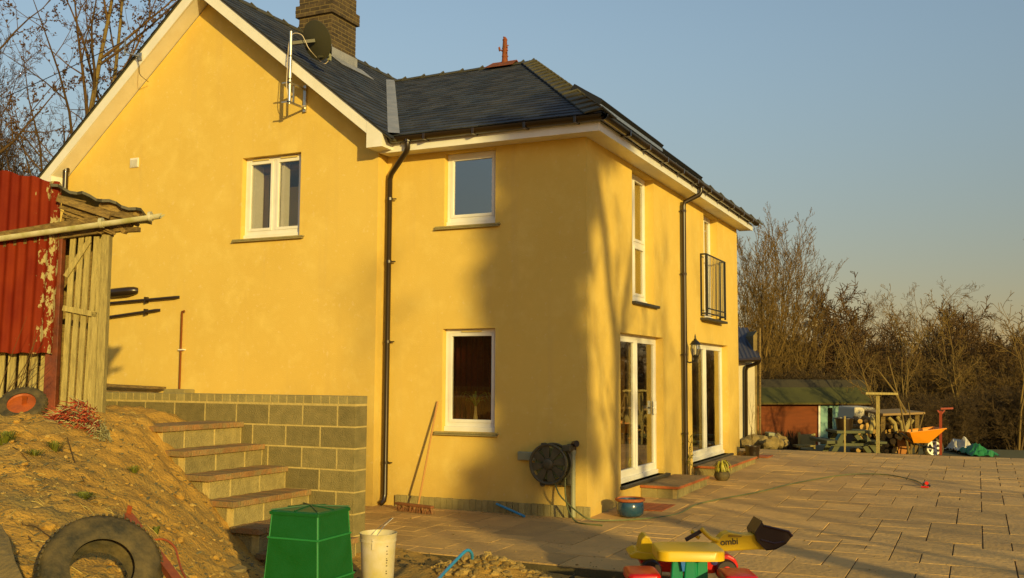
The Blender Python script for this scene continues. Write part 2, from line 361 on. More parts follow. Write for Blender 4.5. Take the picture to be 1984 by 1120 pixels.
# soil bank: control points x, y, z
CP = np.array([(-2.9,-5.6,1.5),(-3.9,-6.0,1.52),(-5.5,-5.5,1.55),(-6.5,-7.5,1.6),(-2.75,-5.1,1.42),(-3.2,-5.1,1.46),(-2.5,-5.12,1.1),(-2.26,-5.12,.92),(-1.93,-5.12,.70),(-1.7,-5.12,.47),
  (-1.35,-5.2,.2),(-.9,-5.2,.08),(-.9,-4.2,.03),(-1.5,-4.3,.1),(-2.8,-4.3,1.1),(-4.5,-4.3,1.5),(-3.4,-4.2,1.45),
  (-2.6,-6.6,1.42),(-2.6,-7.9,1.28),(-1.6,-8.7,1.13),(-.4,-9.3,1.0),(.5,-9.35,.9),(1.1,-9.6,.80),(-1.7,-6.7,1.12),(-.8,-7.5,.98),(0,-8.1,.86),(.8,-8.6,.70),
  (-1.35,-6.0,.66),(-.75,-6.4,.46),(-.2,-6.9,.36),(.55,-7.3,.28),(-.75,-5.7,.18),(-.15,-6.1,.12),(.3,-6.5,.10),(.8,-6.6,.08),(0,-5.2,.05),(.6,-5.6,.14),(.4,-4.2,.0),(1.3,-5.6,.05),(1.6,-7.5,.1),
  (1.6,-8.8,.35),(2.2,-10,.3),(1.5,-11,.5),(0,-11.5,.95),(-2,-11,1.3),(-4,-10,1.6),(-6,-11,1.8),(4,-12,.3),(6,-12,.25),(2.5,-5,-.02),(5,-6,.0),(7,-7,0),(3,-8,.05),(7,-10,.1),(4,-4.2,-.06),(7,-4,-.06),
  (-.4,-3.8,-.02),(1.2,-3.6,-.06),(-4.5,-8.5,1.6),(3,-14,.4),(-2,-14,1.4),(7,-14,.3)], float)
def tps(P):
    n = len(P); d = np.hypot(P[:, None, 0]-P[None, :, 0], P[:, None, 1]-P[None, :, 1])
    K = np.where(d > 0, d*d*np.log(d+1e-9), 0)+np.eye(n)*.02
    A = np.zeros((n+3, n+3)); A[:n, :n] = K; A[:n, n] = 1; A[:n, n+1:] = P[:, :2]; A[n, :n] = 1; A[n+1:, :n] = P[:, :2].T
    return np.linalg.solve(A, np.concatenate([P[:, 2], [0, 0, 0]]))
W_ = tps(CP)
def hbank0(x, y):
    x = np.asarray(x, float); y = np.asarray(y, float); z = W_[-3]+W_[-2]*x+W_[-1]*y
    for i, (a, b, _) in enumerate(CP):
        d2 = (x-a)**2+(y-b)**2; z = z+W_[i]*.5*d2*np.log(d2+1e-12)
    return z
def hbank(x, y):
    z = hbank0(x, y); k = ss(.0, .5, z)
    z = z+fbm(x, y, 4, 4, 2)*.035*(.35+k)+fbm(x, y, 24, 4, 4)*.015*(.5+k)-.035*k*np.abs(fbm(x+.2*y, y, 9, 3, 8))
    # rubble heap in front of the paving
    z = z+.20*np.exp(-(((x-.62)/.42)**2+((y+4.15)/.34)**2))+.07*np.exp(-(((x+.1)/.5)**2+((y+4.2)/.3)**2))
    return z
def H(x, y): return float(hbank(np.array(x), np.array(y)))
bank = grid('soil_bank', spaced(-9, 9, -4.2, 1.8, .035, 1.15), spaced(-16, -3.35, -9.8, -3.6, .035, 1.2)[:], hbank, M_DIRT, 'structure', 'bare yellow earth bank sloping down beside the block steps')
# ------------------------------------------------------------------ terrace paving
mb = MB(); rp = random.Random(11)
def tz(y): return .017*max(0, y)
CS = .30; NX, NY = int(16.6/CS), int(14.8/CS); occ = [[False]*NY for _ in range(NX)]; XO, YO = -3.6, -3.2
for i in range(NX):
    for j in range(NY):
        if occ[i][j]: continue
        for _ in range(12):
            wi, le = rp.choice(((1, 2), (2, 1), (2, 2), (2, 3), (3, 2), (2, 2), (2, 3), (1, 1), (3, 2), (2, 4))) if _ < 11 else (1, 1)
            if i+wi <= NX and j+le <= NY and all(not occ[a][b] for a in range(i, i+wi) for b in range(j, j+le)): break
        for a in range(i, i+wi):
            for b in range(j, j+le): occ[a][b] = True
        g2 = .0062; dz = rp.uniform(-.002, .002); a, b, c, d = XO+i*CS+g2, XO+(i+wi)*CS-g2, YO+j*CS+g2, YO+(j+le)*CS-g2; e = .0025; z0, z1 = tz(c), tz(d)
        if b < -.03 and c > .3: continue
        tl = [rp.uniform(-.003, .003) for _ in range(4)]
        vs = [(a,c,z0-.03),(b,c,z0-.03),(b,d,z1-.03),(a,d,z1-.03),(a+e*.3,c+e*.3,z0+dz-e),(b-e*.3,c+e*.3,z0+dz-e),(b-e*.3,d-e*.3,z1+dz-e),(a+e*.3,d-e*.3,z1+dz-e),
              (a+e,c+e,z0+dz+tl[0]),(b-e,c+e,z0+dz+tl[1]),(b-e,d-e,z1+dz+tl[2]),(a+e,d-e,z1+dz+tl[3])]
        mb.add(vs, ((8,9,10,11),(4,5,9,8),(5,6,10,9),(6,7,11,10),(7,4,8,11),(0,1,5,4),(1,2,6,5),(2,3,7,6),(3,0,4,7)))
o = mb.build('terrace', M_PAVE); o['kind'] = 'structure'; o['label'] = 'terrace of buff stone slabs laid in mixed sizes'
mb = MB(); mb.add([(-3.7,-3.22,-.1),(13,-3.22,-.1),(13,11.72,tz(11.7)-.1),(-3.7,11.72,tz(11.7)-.1),(-3.7,-3.22,-.013),(13,-3.22,-.013),(13,0,-.013),(13,11.72,tz(11.7)-.013),(-3.7,11.72,tz(11.7)-.013),(-3.7,0,-.013)],
  ((0,1,5,4),(1,2,7,6,5),(2,3,8,7),(3,0,4,9,8),(4,5,6,9),(9,6,7,8)))
o = mb.build('paving_bed', M_JOINT); o['kind'] = 'structure'; o['label'] = 'dark joints between the terrace slabs'
# ------------------------------------------------------------------ house
house = thing('house', 'two storey yellow rendered house with slate roofs, white windows and black gutters', 'house', (0, 0, 0))
HP = Part(house)
GY = -.244; XL, XJ = -9.95, -3.24; SOF = 5.235
# main gable roof profile
def zr(x): return 8.38-.80*(x+6.6) if x > -6.6 else 8.38+.864*(x+6.6)
wall([(XL, -.2), (XJ, -.2), (XJ, zr(XJ)-.26), (-6.6, 8.38-.26), (XL, zr(XL)-.26)], [(-5.83, 4.06, -4.67, 5.38)], lambda a, b, d: (a, GY+d, b), .14, 'gable_wall', house)
wall([(XJ, -.2), (0, -.2), (0, 5.23), (XJ, 5.23)], [(-2.24, 1.10, -1.385, 2.58), (-2.24, 4.09, -1.40, 5.18)], lambda a, b, d: (a, d, b), .14, 'front_wall', house)
wall([(0, -.2), (9.5, -.2), (9.5, 5.23), (0, 5.23)], [(1.41, .29, 3.65, 2.56), (5.5, .30, 8.47, 2.57), (2.0, 3.07, 3.15, 5.18), (6.5, 3.06, 7.65, 5.18)],
     lambda a, b, d: (-d, a, b), .18, 'terrace_wall', house, nrm=(1, 0, 0))
mb = MB().add([(XJ, GY, -.2), (XJ, 0, -.2), (XJ, 0, 5.4), (XJ, GY, 5.4)], ((0, 1, 2, 3),)); HP('return_wall', mb, M_WALL); mb = MB().add([(0, 9.5, -.2), (-10, 9.5, -.2), (-10, 9.5, 5.2), (0, 9.5, 5.2)], ((0, 1, 2, 3),))
HP('rear_wall', mb, M_WALL); mb = MB()
mb.add([(XL, GY, -.2), (XL, 9.5, -.2), (XL, 9.5, 5.4), (XL, GY, 5.4)], ((0, 1, 2, 3),))
HP('side_wall', mb, M_WALL)
# rooms behind the openings
def room(name, a, b, m=M_ROOM):
    x0, y0, z0 = a; x1, y1, z1 = b; mb = MB()
    for z in (z0, z1): mb.box((x0, y0, z-.02), (x1, y1, z+.02))
    return mb
mb = MB()
mb.box((-9.9, .16, 2.72), (-.19, 9.4, 2.95)); mb.box((-9.9, .16, 5.22), (-.19, 9.4, 5.3)); mb.box((-9.9, .16, .05), (-.19, 9.4, .15)); mb.box((-9.9, 2.6, 2.95), (-3.5, 2.7, 5.2))
mb.box((-3.5, 0.1, .15), (-3.4, 4.1, 5.2)); mb.box((-3.4, 4.1, .15), (-.2, 4.25, 5.2)); mb.box((-3.5, 4.2, .15), (-3.4, 9.4, 5.2))
HP('interior', mb, M_ROOM)
# windows -----------------------------------------------------------------
def window(ax, a0, b0, a1, b1, d, mull=(), trans=None, sill=True, vents=(), glass=M_GLASS, fw=.06, cill_m=None, sill_ext=.1, name='window', board=True):
    """ax 'y': plane y=const wall facing -y ; ax 'x': wall facing +x. d = depth of frame front"""
    if ax == 'y': P = lambda a, b, e: (a, e, b)
    else: P = lambda a, b, e: (-e, a, b)
    def bx(mb, a0, b0, e0, a1, b1, e1):
        p = P(a0, b0, e0); q = P(a1, b1, e1); mb.box([min(p[i], q[i]) for i in range(3)], [max(p[i], q[i]) for i in range(3)])
    fr = MB(); t = .07
    bb = b0+(.07 if board else 0)
    for A in ((a0, bb, a0+fw, b1), (a1-fw, bb, a1, b1), (a0+fw, b1-fw, a1-fw, b1), (a0+fw, bb, a1-fw, bb+fw)): bx(fr, A[0], A[1], d, A[2], A[3], d+t)
    if board: bx(fr, a0, b0, d-.03, a1, b0+.07, d+t+.01)
    for mm in mull: bx(fr, mm-.035, bb+fw, d+.002, mm+.035, b1-fw, d+t)
    if trans: bx(fr, a0+fw, trans-.035, d+.003, a1-fw, trans+.035, d+t)
    f = HP(name, fr, M_WHITE, bevel=.006)
    # sashes with a raised inner bead, and one pane each
    cols = [a0+fw]+[x for mm in mull for x in (mm-.035, mm+.035)]+[a1-fw]
    rows = [bb+fw]+([trans-.035, trans+.035] if trans else [])+[b1-fw]
    for i in range(0, len(cols), 2):
        for j in range(0, len(rows), 2):
            c0, c1, r0, r1 = cols[i], cols[i+1], rows[j], rows[j+1]; s = MB(); k = .045
            for A in ((c0, r0, c0+k, r1), (c1-k, r0, c1, r1), (c0+k, r1-k, c1-k, r1), (c0+k, r0, c1-k, r0+k)): bx(s, A[0], A[1], d-.008, A[2], A[3], d+.05)
            HP('sash', s, M_WHITE, parent=f, bevel=.004)
            g = MB(); bx(g, c0+k, r0+k, d+.018, c1-k, r1-k, d+.024); HP('pane', g, glass, parent=f)
    for v in vents:
        q = MB(); bx(q, v-.16, b1-fw+.012, d-.02, v+.16, b1-fw+.034, d+.0); HP('trickle_vent', q, M_CURT, parent=f)
    if sill:
        s = MB(); e = sill_ext; zt = b0; rr = random.Random(int(a0*100))
        if cill_m is None:
            for k in range(2):     # stone flags in two thin layers
                bx(s, a0-e+rr.uniform(-.015, .015), zt-.052+.026*k, -.055+.01*k, a1+e*.7+rr.uniform(-.02, .02), zt-.03+.028*k, d)
            HP('sill', s, M_SOLDIER, parent=f, bevel=.004)
        else:
            bx(s, a0-.03, zt-.045, -.07, a1+.03+e, zt, d); HP('sill', s, cill_m, parent=f, bevel=.005)
    return f
M_DSILL = mat('dark_slate_sill', (.045, .038, .036), .6, bump=.3)
def window_off(y, *a, **k):
    global HP
    o = HP; HP2 = Part(house); HP2.o = (0, -y, 0); HP = HP2; r = window(*a, **k); HP = o; return r
w1 = window_off(GY, 'y', -5.83, 4.06, -4.67, 5.38, .10, mull=(-5.25,), vents=(-5.53, -4.97), sill_ext=.14); w1['label'] = 'two light white window in the gable wall'
w2 = window('y', -2.24, 4.09, -1.40, 5.18, .10, glass=M_GLASS_SKY, sill_ext=.12); w2['label'] = 'single pane window under the eaves reflecting the sky'
w3 = window('y', -2.24, 1.10, -1.385, 2.58, .10, vents=(-1.81,), sill_ext=.09); w3['label'] = 'ground floor window with a dark curtain and a plant inside'
w4 = window('x', 2.0, 3.07, 3.15, 5.18, .15, mull=(2.5,), trans=4.05, cill_m=M_DSILL, sill_ext=.08, board=True)
w5 = window('x', 6.5, 3.06, 7.65, 5.18, .15, mull=(7.05,), cill_m=M_DSILL, board=True)
d1 = window('x', 1.41, .29, 3.65, 2.56, .13, mull=(2.53,), cill_m=M_DSILL, name='patio_door', fw=.075, sill_ext=.12)
d2 = window('x', 5.5, .30, 8.47, 2.57, .13, mull=(7.0,), cill_m=M_DSILL, name='patio_door', fw=.075)
for y in (3.47,):
    mb = MB(); mb.box((-.125, y-.012, 1.28), (-.075, y+.012, 1.5)); mb.box((-.105, y-.10, 1.37), (-.085, y+.02, 1.40)); HP('door_handle', mb, M_WHITE, parent=d1, bevel=.004)
# curtains and things inside
def curtain(x0, y0, x1, y1, z0, z1, m, n=40, amp=.03):
    V = []; Fc = []; d = Vector((x1-x0, y1-y0, 0)); L = d.length; d.normalize(); nn = Vector((-d.y, d.x, 0))
    for i in range(n+1):
        t = L*i/n; p = Vector((x0, y0, 0))+d*t+nn*amp*sin(i*1.35)
        V += [(p.x, p.y, z0), (p.x, p.y, z1)]
    for i in range(n): Fc.append((2*i, 2*i+2, 2*i+3, 2*i+1))
    return MB().add(V, Fc)
HP('curtain', curtain(-2.4, .62, -1.2, .62, 1.0, 2.7, M_REDCURT, 60), M_REDCURT, smooth=True)
HP('curtain', curtain(-.34, 2.72, -.34, 3.06, .2, 2.6, M_CURT, 14), M_CURT, smooth=True)
HP('curtain', curtain(-.34, 3.72, -.34, 4.15, .2, 2.6, M_CURT, 14), M_CURT, smooth=True)
HP('curtain', curtain(-.34, 7.1, -.34, 7.7, .2, 2.6, M_CURT, 20), M_CURT, smooth=True)
HP('curtain', curtain(-.34, 8.55, -.34, 9.3, .2, 2.6, M_CURT, 20), M_CURT, smooth=True)
HP('curtain', curtain(-.34, 3.0, -.34, 3.5, 3.0, 5.1, M_CURT, 14), M_CURT, smooth=True)
HP('curtain', curtain(-5.9, .12, -5.72, .3, 3.95, 5.2, M_CURT, 8), M_CURT, smooth=True)
mb = MB().box((-5.66, .55, 3.0), (-5.20, .60, 5.02)); HP('interior_door', mb, M_DOORW)
mb = MB().box((-5.80, GY+.19, 4.0), (-5.72, GY+.40, 5.3)); mb.box((-5.20, GY+.20, 4.0), (-5.14, GY+.34, 5.3)); HP('inner_reveal', mb, M_WHITE)
th = thing('house_plant', 'spiky green house plant in a pale pot on the ground floor window sill', 'house plant', (-1.86, .33, 1.16)); P = Part(th)
P('pot', MB().lathe([(.001, 0), (.07, 0), (.085, .10), (.075, .1), (.06, .02)], (-1.86, .33, 1.16), 16, cap=False), M_CURT, smooth=True); P('stem', MB().lathe([(.028, .06), (.035, .12), (.022, .20), (.018, .30)], (-1.86, .33, 1.16), 10), M_MORTAR)
mb = MB(); r_ = random.Random(41)
for i in range(15):
    a = i*2.4; d = Vector((cos(a), sin(a)*.5, 0)); b = Vector((-1.86, .33, 1.45)); w_ = Vector((-d.y, d.x, 0)).normalized()*.014; h = r_.uniform(.1, .25); L_ = r_.uniform(.18, .32)
    pts = [b, b+d*L_*.4+Vector((0, 0, h*.8)), b+d*L_*.8+Vector((0, 0, h)), b+d*L_+Vector((0, 0, h*.6))]; vs = [p+w_*k*s2 for p, k in zip(pts, (.5, 1, .8, .1)) for s2 in (-1, 1)]; mb.add(vs, ((0, 1, 3, 2), (2, 3, 5, 4), (4, 5, 7, 6)))
P('leaves', mb, M_LEAFG)
HP('window_board', MB().box((-2.3, .18, 1.12), (-1.3, .5, 1.155)), M_WHITE)
# plinth of upright bricks
mb = MB(); x = -2.98; r_ = random.Random(5)
while x < -.02:
    wd = .095; mb.box((x, -.045+r_.uniform(-.004, .004), -.08), (x+wd-.006, -.003, .155-.02*abs(x+1.2)*.0+r_.uniform(-.004, .004))); x += wd
HP('plinth', mb, M_SOLDIER, bevel=.003)
# soffit, fascia, bargeboard ---------------------------------------------
OV = .30
mb = MB(); mb.box((-3.2, -OV+.02, SOF-.02), (OV-.02, -.0, SOF+.012)); mb.box((.0, 0, SOF-.02), (OV-.02, 9.8, SOF+.012)); HP('soffit', mb, M_WOODWHITE)
mb = MB(); mb.box((-3.15, -OV, SOF-.03), (OV, -OV+.02, SOF+.11)); mb.box((OV-.02, -OV+.02, SOF-.03), (OV, 9.8, SOF+.11))
HP('fascia', mb, M_WHITE, bevel=.003)
def slope_pt(x, y, dz=0): return Vector((x, y, zr(x)+dz))
mb = MB()
for xa, xb in ((-6.6, -3.24), (-6.6, -10.1)):
    a = slope_pt(xa, 0); b = slope_pt(xb, 0)
    poly = [(a.x, GY-.33, a.z-.03), (b.x, GY-.33, b.z-.03), (b.x, GY-.33, b.z-.235), (a.x, GY-.33, a.z-.26)]
    mb.prism(poly, (0, .025, 0))
mb.prism([(-2.97, GY-.335, 5.24), (-2.97, GY-.335, zr(-2.97)-.03), (-3.24, GY-.335, zr(-3.24)-.03), (-3.24, GY-.335, 5.24)], (0, .335, 0))
mb.box((-10.1, GY-.325, 5.12), (-9.8, GY+.0, 5.36))
HP('bargeboard', mb, M_WHITE)
mb = MB()
for xa, xb in ((-6.6, -3.26), (-6.6, -10.0)):
    a = slope_pt(xa, 0, -.245); b = slope_pt(xb, 0, -.245)
    mb.prism([(a.x, GY-.305, a.z), (b.x, GY-.305, b.z), (b.x, GY-.305, b.z+.02), (a.x, GY-.305, a.z+.02)], (0, .31, 0))
HP('verge_soffit', mb, M_WOODWHITE)
# slates ------------------------------------------------------------------
def slates(mb, O, U, Vv, L, uL, uR, gauge=.195, wd=.25, seed=0, th=.008):
    """O origin at eave, U along the eave, Vv up the slope (unit), rows between uL(v) and uR(v)"""
    r = random.Random(seed); O = Vector(O); U = Vector(U).normalized(); Vv = Vector(Vv).normalized(); N = U.cross(Vv).normalized()
    if N.z < 0: N = -N
    k = 0; v = 0
    while v < L:
        v1 = min(v+gauge, L); off = (k % 2)*wd/2
        l0, r0, l1, r1 = uL(v), uR(v), uL(v1), uR(v1)
        u = l0-off
        i0 = math.floor((min(l0, l1)-off)/wd)
        u = i0*wd+off
        while u < max(r0, r1):
            a, b = u+.0015, u+wd-.0015; h = th*2.0+r.uniform(-.0015, .0025)
            A0, B0 = max(a, l0), min(b, r0); A1, B1 = max(a, l1), min(b, r1)
            if B0-A0 > .004 or B1-A1 > .004:
                A0 = min(A0, B0+0) if B0 < A0 else A0; B0 = max(B0, A0); B1 = max(B1, A1)
                jit = r.uniform(-.004, .004)
                P = lambda uu, vv, nn: O+U*uu+Vv*vv+N*nn
                vs = [P(A0, v-.012+jit, h), P(B0, v-.012+jit, h), P(B1, v1, .004), P(A1, v1, .004), P(A0, v-.012+jit, .0), P(B0, v-.012+jit, .0), P(B1, v1, -.004), P(A1, v1, -.004)]
                mb.add(vs, ((0,1,2,3),(4,5,1,0),(5,6,2,1),(7,4,0,3)))
            u += wd
        v += gauge; k += 1
# extension roof: eave z 5.4 at y=-.37 / x=.37, ridge at y 4.65 z 8.03
EZ = 5.43; ye = -.37; xe = .37; RY = 4.65; RZ = 8.03; XR = -2.88
ps = (RZ-EZ)/(RY-ye); V1 = Vector((0, 1, ps)); L1 = V1.length*(RY-ye)/1.0; V1n = V1.normalized()
def xval(y):   # valley line where front plane meets main roof
    z = EZ+ps*(y-ye); return -6.6+(8.38-z)/.80
def xhip(y): t = (y-ye)/(RY-ye); return xe+(XR-xe)*t
mb = MB(); yv = lambda v: ye+v*V1n.y
slates(mb, (0, ye, EZ), (1, 0, 0), V1n, L1, lambda v: xval(yv(v)), lambda v: xhip(yv(v)), seed=1)
# main roof, right slope (down towards +x)
Vm = Vector((-1, 0, .80)); Lm = Vm.length*(6.6-2.80); Vmn = Vm.normalized()
def yend(v):
    x = -2.80+v*Vmn.x; z = zr(x); y = ye+(z-EZ)/ps
    return max(GY-.36, min(y, 12)) if z < RZ else 12
slates(mb, (-2.80, 0, zr(-2.80)), (0, 1, 0), Vmn, Lm, lambda v: GY-.36, lambda v: min(max(yend(v), GY-.30), 12), seed=2)
# left slope
Vl = Vector((1, 0, .864)); Ll = Vl.length*3.6
slates(mb, (-10.2, 0, zr(-10.2)), (0, 1, 0), Vl.normalized(), Ll, lambda v: GY-.36, lambda v: 12, seed=3)
# terrace side slope
pr = (RZ-EZ)/(xe-XR); Vr = Vector((-1, 0, pr)); Lr = Vr.length*(xe-XR)
slates(mb, (xe, 0, EZ), (0, 1, 0), Vr.normalized(), Lr, lambda v: ye+(RY-ye)*v/Lr, lambda v: 9.9-(9.9-RY)*v/Lr, seed=4)
# rear slope of the extension
slates(mb, (0, 9.9, EZ), (1, 0, 0), Vector((0, -(9.9-RY), RZ-EZ)).normalized(), Vector((0, 9.9-RY, RZ-EZ)).length, lambda v: -6.0, lambda v: xe+(XR-xe)*v/5.9, seed=5)
roof = HP('roof', mb, M_SLATE)
mb = MB()
for xa, xb in ((-6.6, -2.82), (-6.6, -10.18)):
    a = slope_pt(xa, 0, -.035); b = slope_pt(xb, 0, -.035); s = 1
    mb.prism([(a.x, GY-.345, a.z), (b.x, GY-.345, b.z), (b.x, GY-.345, b.z+.03), (a.x, GY-.345, a.z+.03)], (0, 12, 0) if xb < -6.6 else (0, .5, 0))
HP('roof_edge', mb, M_RIDGE, parent=roof)
# underlay so no light leaks
mb = MB(); z_ = .03
mb.add([(-2.8, ye, EZ-z_), (xe, ye, EZ-z_), (XR, RY, RZ-z_), (-6.2, RY, RZ-z_)], ((0, 1, 2, 3),)); mb.add([(xe, ye, EZ-z_), (xe, 9.9, EZ-z_), (XR, RY, RZ-z_)], ((0, 1, 2),))
mb.add([(-2.8, GY, zr(-2.8)-z_), (-6.6, GY, 8.35), (-6.6, 12, 8.35), (-2.8, 12, zr(-2.8)-z_)], ((0, 1, 2, 3),))
HP('roof_underlay', mb, M_RIDGE, parent=roof)
# ridge tiles
def ridge(mb, p, q, n1, n2, leg=.17, ln=.45, th=.018, lift=.035):
    p = Vector(p); q = Vector(q); d = (q-p); L = d.length; d.normalize(); n = int(L/ln)
    a = Vector(n1).normalized(); b = Vector(n2).normalized(); up = Vector((0, 0, 1)); up = (up-d*up.dot(d)).normalized()
    for i in range(n+1):
        s = p+d*(i*ln)+up*lift; e = s+d*min(ln*1.04, L-i*ln+.02); k = .012
        for dirn in (a, b):
            vs = []
            for c, xx in ((s, 0), (e, k)):
                vs += [c+up*xx, c+dirn*leg+up*xx, c+dirn*leg-up*th+up*xx, c-up*th+up*xx]
            mb.add(vs, ((0,1,5,4),(1,2,6,5),(2,3,7,6),(0,3,2,1),(4,5,6,7)))
        if i % 2 == 0 or True:   # rolled collar where tiles meet
            c = e; mb.tube([c+a*leg+up*.006, c+up*.028, c+b*leg+up*.006], .017, 6)
mb = MB()
mb = MB(); ridge(mb, (-6.6, GY-.36, 8.38), (-6.6, 12, 8.38), (1, 0, -.80), (-1, 0, -.864)); HP('ridge_tile', mb, M_RIDGE, parent=roof)
mb = MB(); ridge(mb, (-6.25, RY, RZ), (XR, RY, RZ), (0, -1, -ps), (0, 1, -ps)); HP('ridge_tile', mb, M_RIDGE, parent=roof)
hd = Vector((xe-XR, ye-RY, EZ-RZ)).normalized(); nf = Vector((0, -ps, 1)).normalized(); nr = Vector((pr, 0, 1)).normalized()
lf = hd.cross(nf); lf = lf if lf.x < 0 else -lf; lr = hd.cross(nr); lr = lr if lr.y > 0 else -lr
mb = MB(); ridge(mb, (XR, RY, RZ), (xe-.03, ye+.04, EZ+.01), lf, lr, leg=.24, ln=.36, lift=.045); HP('ridge_tile', mb, M_RIDGE, parent=roof)
hd2 = Vector((xe-XR, 9.9-RY, EZ-RZ)).normalized(); mb = MB(); ridge(mb, (XR, RY, RZ), (xe, 9.9, EZ), Vector((-.2, -1, -.2)), (0.3, 0, -.3), leg=.15, ln=.34); HP('ridge_tile', mb, M_RIDGE, parent=roof)

# valley lead
mb = MB(); pts = []
for i in range(7):
    y = ye-.02+(RY-ye)*i/6; z = EZ+ps*(y-ye)+.022; x = xval(y); pts.append((x, y, z))
vs = []
for x, y, z in pts: vs += [(x-.015, y-.12, z+.012), (x+.115, y, z+.014), (x+.115, y, z-.02), (x-.015, y-.12, z-.02)]
mb.add(vs, [(4*i+a, 4*i+b, 4*i+4+b, 4*i+4+a) for i in range(6) for a, b in ((0, 1), (1, 2), (3, 0))])
HP('valley_lead', mb, M_LEAD, parent=roof)
# chimney -----------------------------------------------------------------
M_CHB = mat('dark_chimney_brick', (.045, .030, .024), .8, isl=.3, var=(.09, .06, .04), vs=10, bump=.1)
CX0, CX1, CY0, CY1 = -6.62, -5.88, 2.15, 2.95
def bricks(mb, x0, x1, y0, y1, z0, z1, L=.225, hgt=.078, j=.017, proud=.003):
    k = 0; z = z0
    while z < z1-.02:
        zt = min(z+hgt-j, z1)
        for (a0, a1, f) in ((x0, x1, 0), (y0, y1, 1), (x0, x1, 2), (y0, y1, 3)):
            a = a0-(.5*L if k % 2 else 0)
            while a < a1:
                s, e = max(a+j/2, a0-proud+.001), min(a+L-j/2, a1+proud-.001)
                if e-s > .02:
                    if f == 0: mb.box((s, y0-proud, z), (e, y0+.03, zt))
                    elif f == 1: mb.box((x1-.03, s, z+.0007), (x1+proud, e, zt-.0007))
                    elif f == 2: mb.box((s, y1-.03, z), (e, y1+proud, zt))
                    else: mb.box((x0-proud, s, z+.0007), (x0+.03, e, zt-.0007))
                a += L
        z += hgt; k += 1
mb = MB(); bricks(mb, CX0, CX1, CY0, CY1, 7.75, 8.63)
bricks(mb, CX0-.05, CX1+.05, CY0-.05, CY1+.05, 8.63, 8.85); bricks(mb, CX0, CX1, CY0, CY1, 8.85, 9.15)
ch = HP('chimney', mb, M_CHB)
mb = MB().box((CX0+.001, CY0+.001, 7.6), (CX1-.001, CY1-.001, 9.14)); mb.box((CX0-.049, CY0-.049, 8.632), (CX1+.049, CY1+.049, 8.848)); HP('mortar', mb, mat('grey_mortar', (.17, .125, .085), .95, bump=.2), parent=ch)
mb = MB().box((CX1-.15, CY0-.03, 7.72), (CX1+.03, CY0-.008, 8.02)); mb.box((CX1+.008, CY0-.03, 7.6), (CX1+.03, CY1+.03, 7.98))
mb.prism([(CX1+.03, CY0-.06, zr(CX1+.03)+.03), (CX1+.30, CY0-.06, zr(CX1+.30)+.03), (CX1+.30, CY1+.2, zr(CX1+.3)+.03), (CX1+.03, CY1+.2, zr(CX1+.03)+.03)], (0, 0, .008))
HP('flashing', mb, M_LEAD, parent=ch)
# gutters -----------------------------------------------------------------
def gutter(mb, p, q, out, r=.074):
    p = Vector(p); q = Vector(q); out = Vector(out); vs = []; n = 10
    prof = [(cos(a)*r, sin(a)*r) for a in [pi+pi*i/n for i in range(n+1)]]+[(cos(a)*(r-.005), sin(a)*(r-.005)) for a in [2*pi-pi*i/n for i in range(n+1)]]
    for c in (p, q):
        for a, b in prof: vs.append(c+out*a+Vector((0, 0, b)))
    m_ = len(prof); mb.add(vs, [(i, (i+1) % m_, (i+1) % m_+m_, i+m_) for i in range(m_)]+[tuple(range(m_)), tuple(range(m_, 2*m_))])
GZ = SOF+.16; GO = OV+.072
mb = MB(); gutter(mb, (-3.02, -GO, GZ), (GO, -GO, GZ), (0, -1, 0)); gutter(mb, (GO, -GO, GZ), (GO, 9.86, GZ), (1, 0, 0))
gu = HP('gutter', mb, M_BLACK, smooth=True)
mb = MB()
for x in (-2.35, -1.55, -.75, -.0):
    mb = MB().box((x-.02, -GO-.08, GZ-.082), (x+.02, -GO+.07, GZ+.004)); HP('gutter_bracket', mb, M_BLACK, parent=gu, bevel=.004)
for y in np.arange(.6, 9.7, .95):
    mb = MB().box((GO-.07, y-.02, GZ-.082), (GO+.08, y+.02, GZ+.004)); HP('gutter_bracket', mb, M_BLACK, parent=gu, bevel=.004)
mb = MB().lathe([(.062, -.06), (.062, .003)], (-2.66, -GO, GZ-.02), 12); HP('gutter_outlet', mb, M_BLACK, parent=gu); HP('gutter_outlet', MB().lathe([(.062, -.06), (.062, .003)], (GO, 4.85, GZ-.02), 12), M_BLACK, parent=gu)
def downpipe(pts, r=.042, clips=(), wall_ax='y'):
    mb = MB(); mb.tube(pts, r, 14); o = HP('downpipe', mb, M_BLACK, smooth=True)
    for x, y, z in clips:
        c = MB(); c.lathe([(r+.008, -.02), (r+.008, .02)], (x, y, z), 12)
        if wall_ax == 'y': c.box((x+.03, y+.01, z-.008), (x+.105, y+.03, z+.008))
        else: c.box((x-.05, y-.085, z-.01), (x-.02, y+.02, z+.01))
        HP('pipe_clip', c, M_BLACK, parent=o)
    return o
dx = -3.14
downpipe([(-2.66, -GO, GZ-.07), (-2.66, -GO, GZ-.17), (-2.69, -GO+.02, GZ-.22), (dx+.04, -.10, 4.93), (dx, -.075, 4.85), (dx, -.075, .16), (dx, -.1, .07), (dx-.02, -.16, .03)], clips=[(dx, -.075, z) for z in (4.55, 3.6, 2.4, .62)])
downpipe([(GO, 4.85, GZ-.07), (GO, 4.85, GZ-.15), (GO-.03, 4.84, GZ-.2), (.1, 4.76, GZ-.33), (.075, 4.75, GZ-.4), (.075, 4.75, .14)], clips=[(.075, 4.75, z) for z in (4.9, 3.75, 2.3, .9)], wall_ax='x')
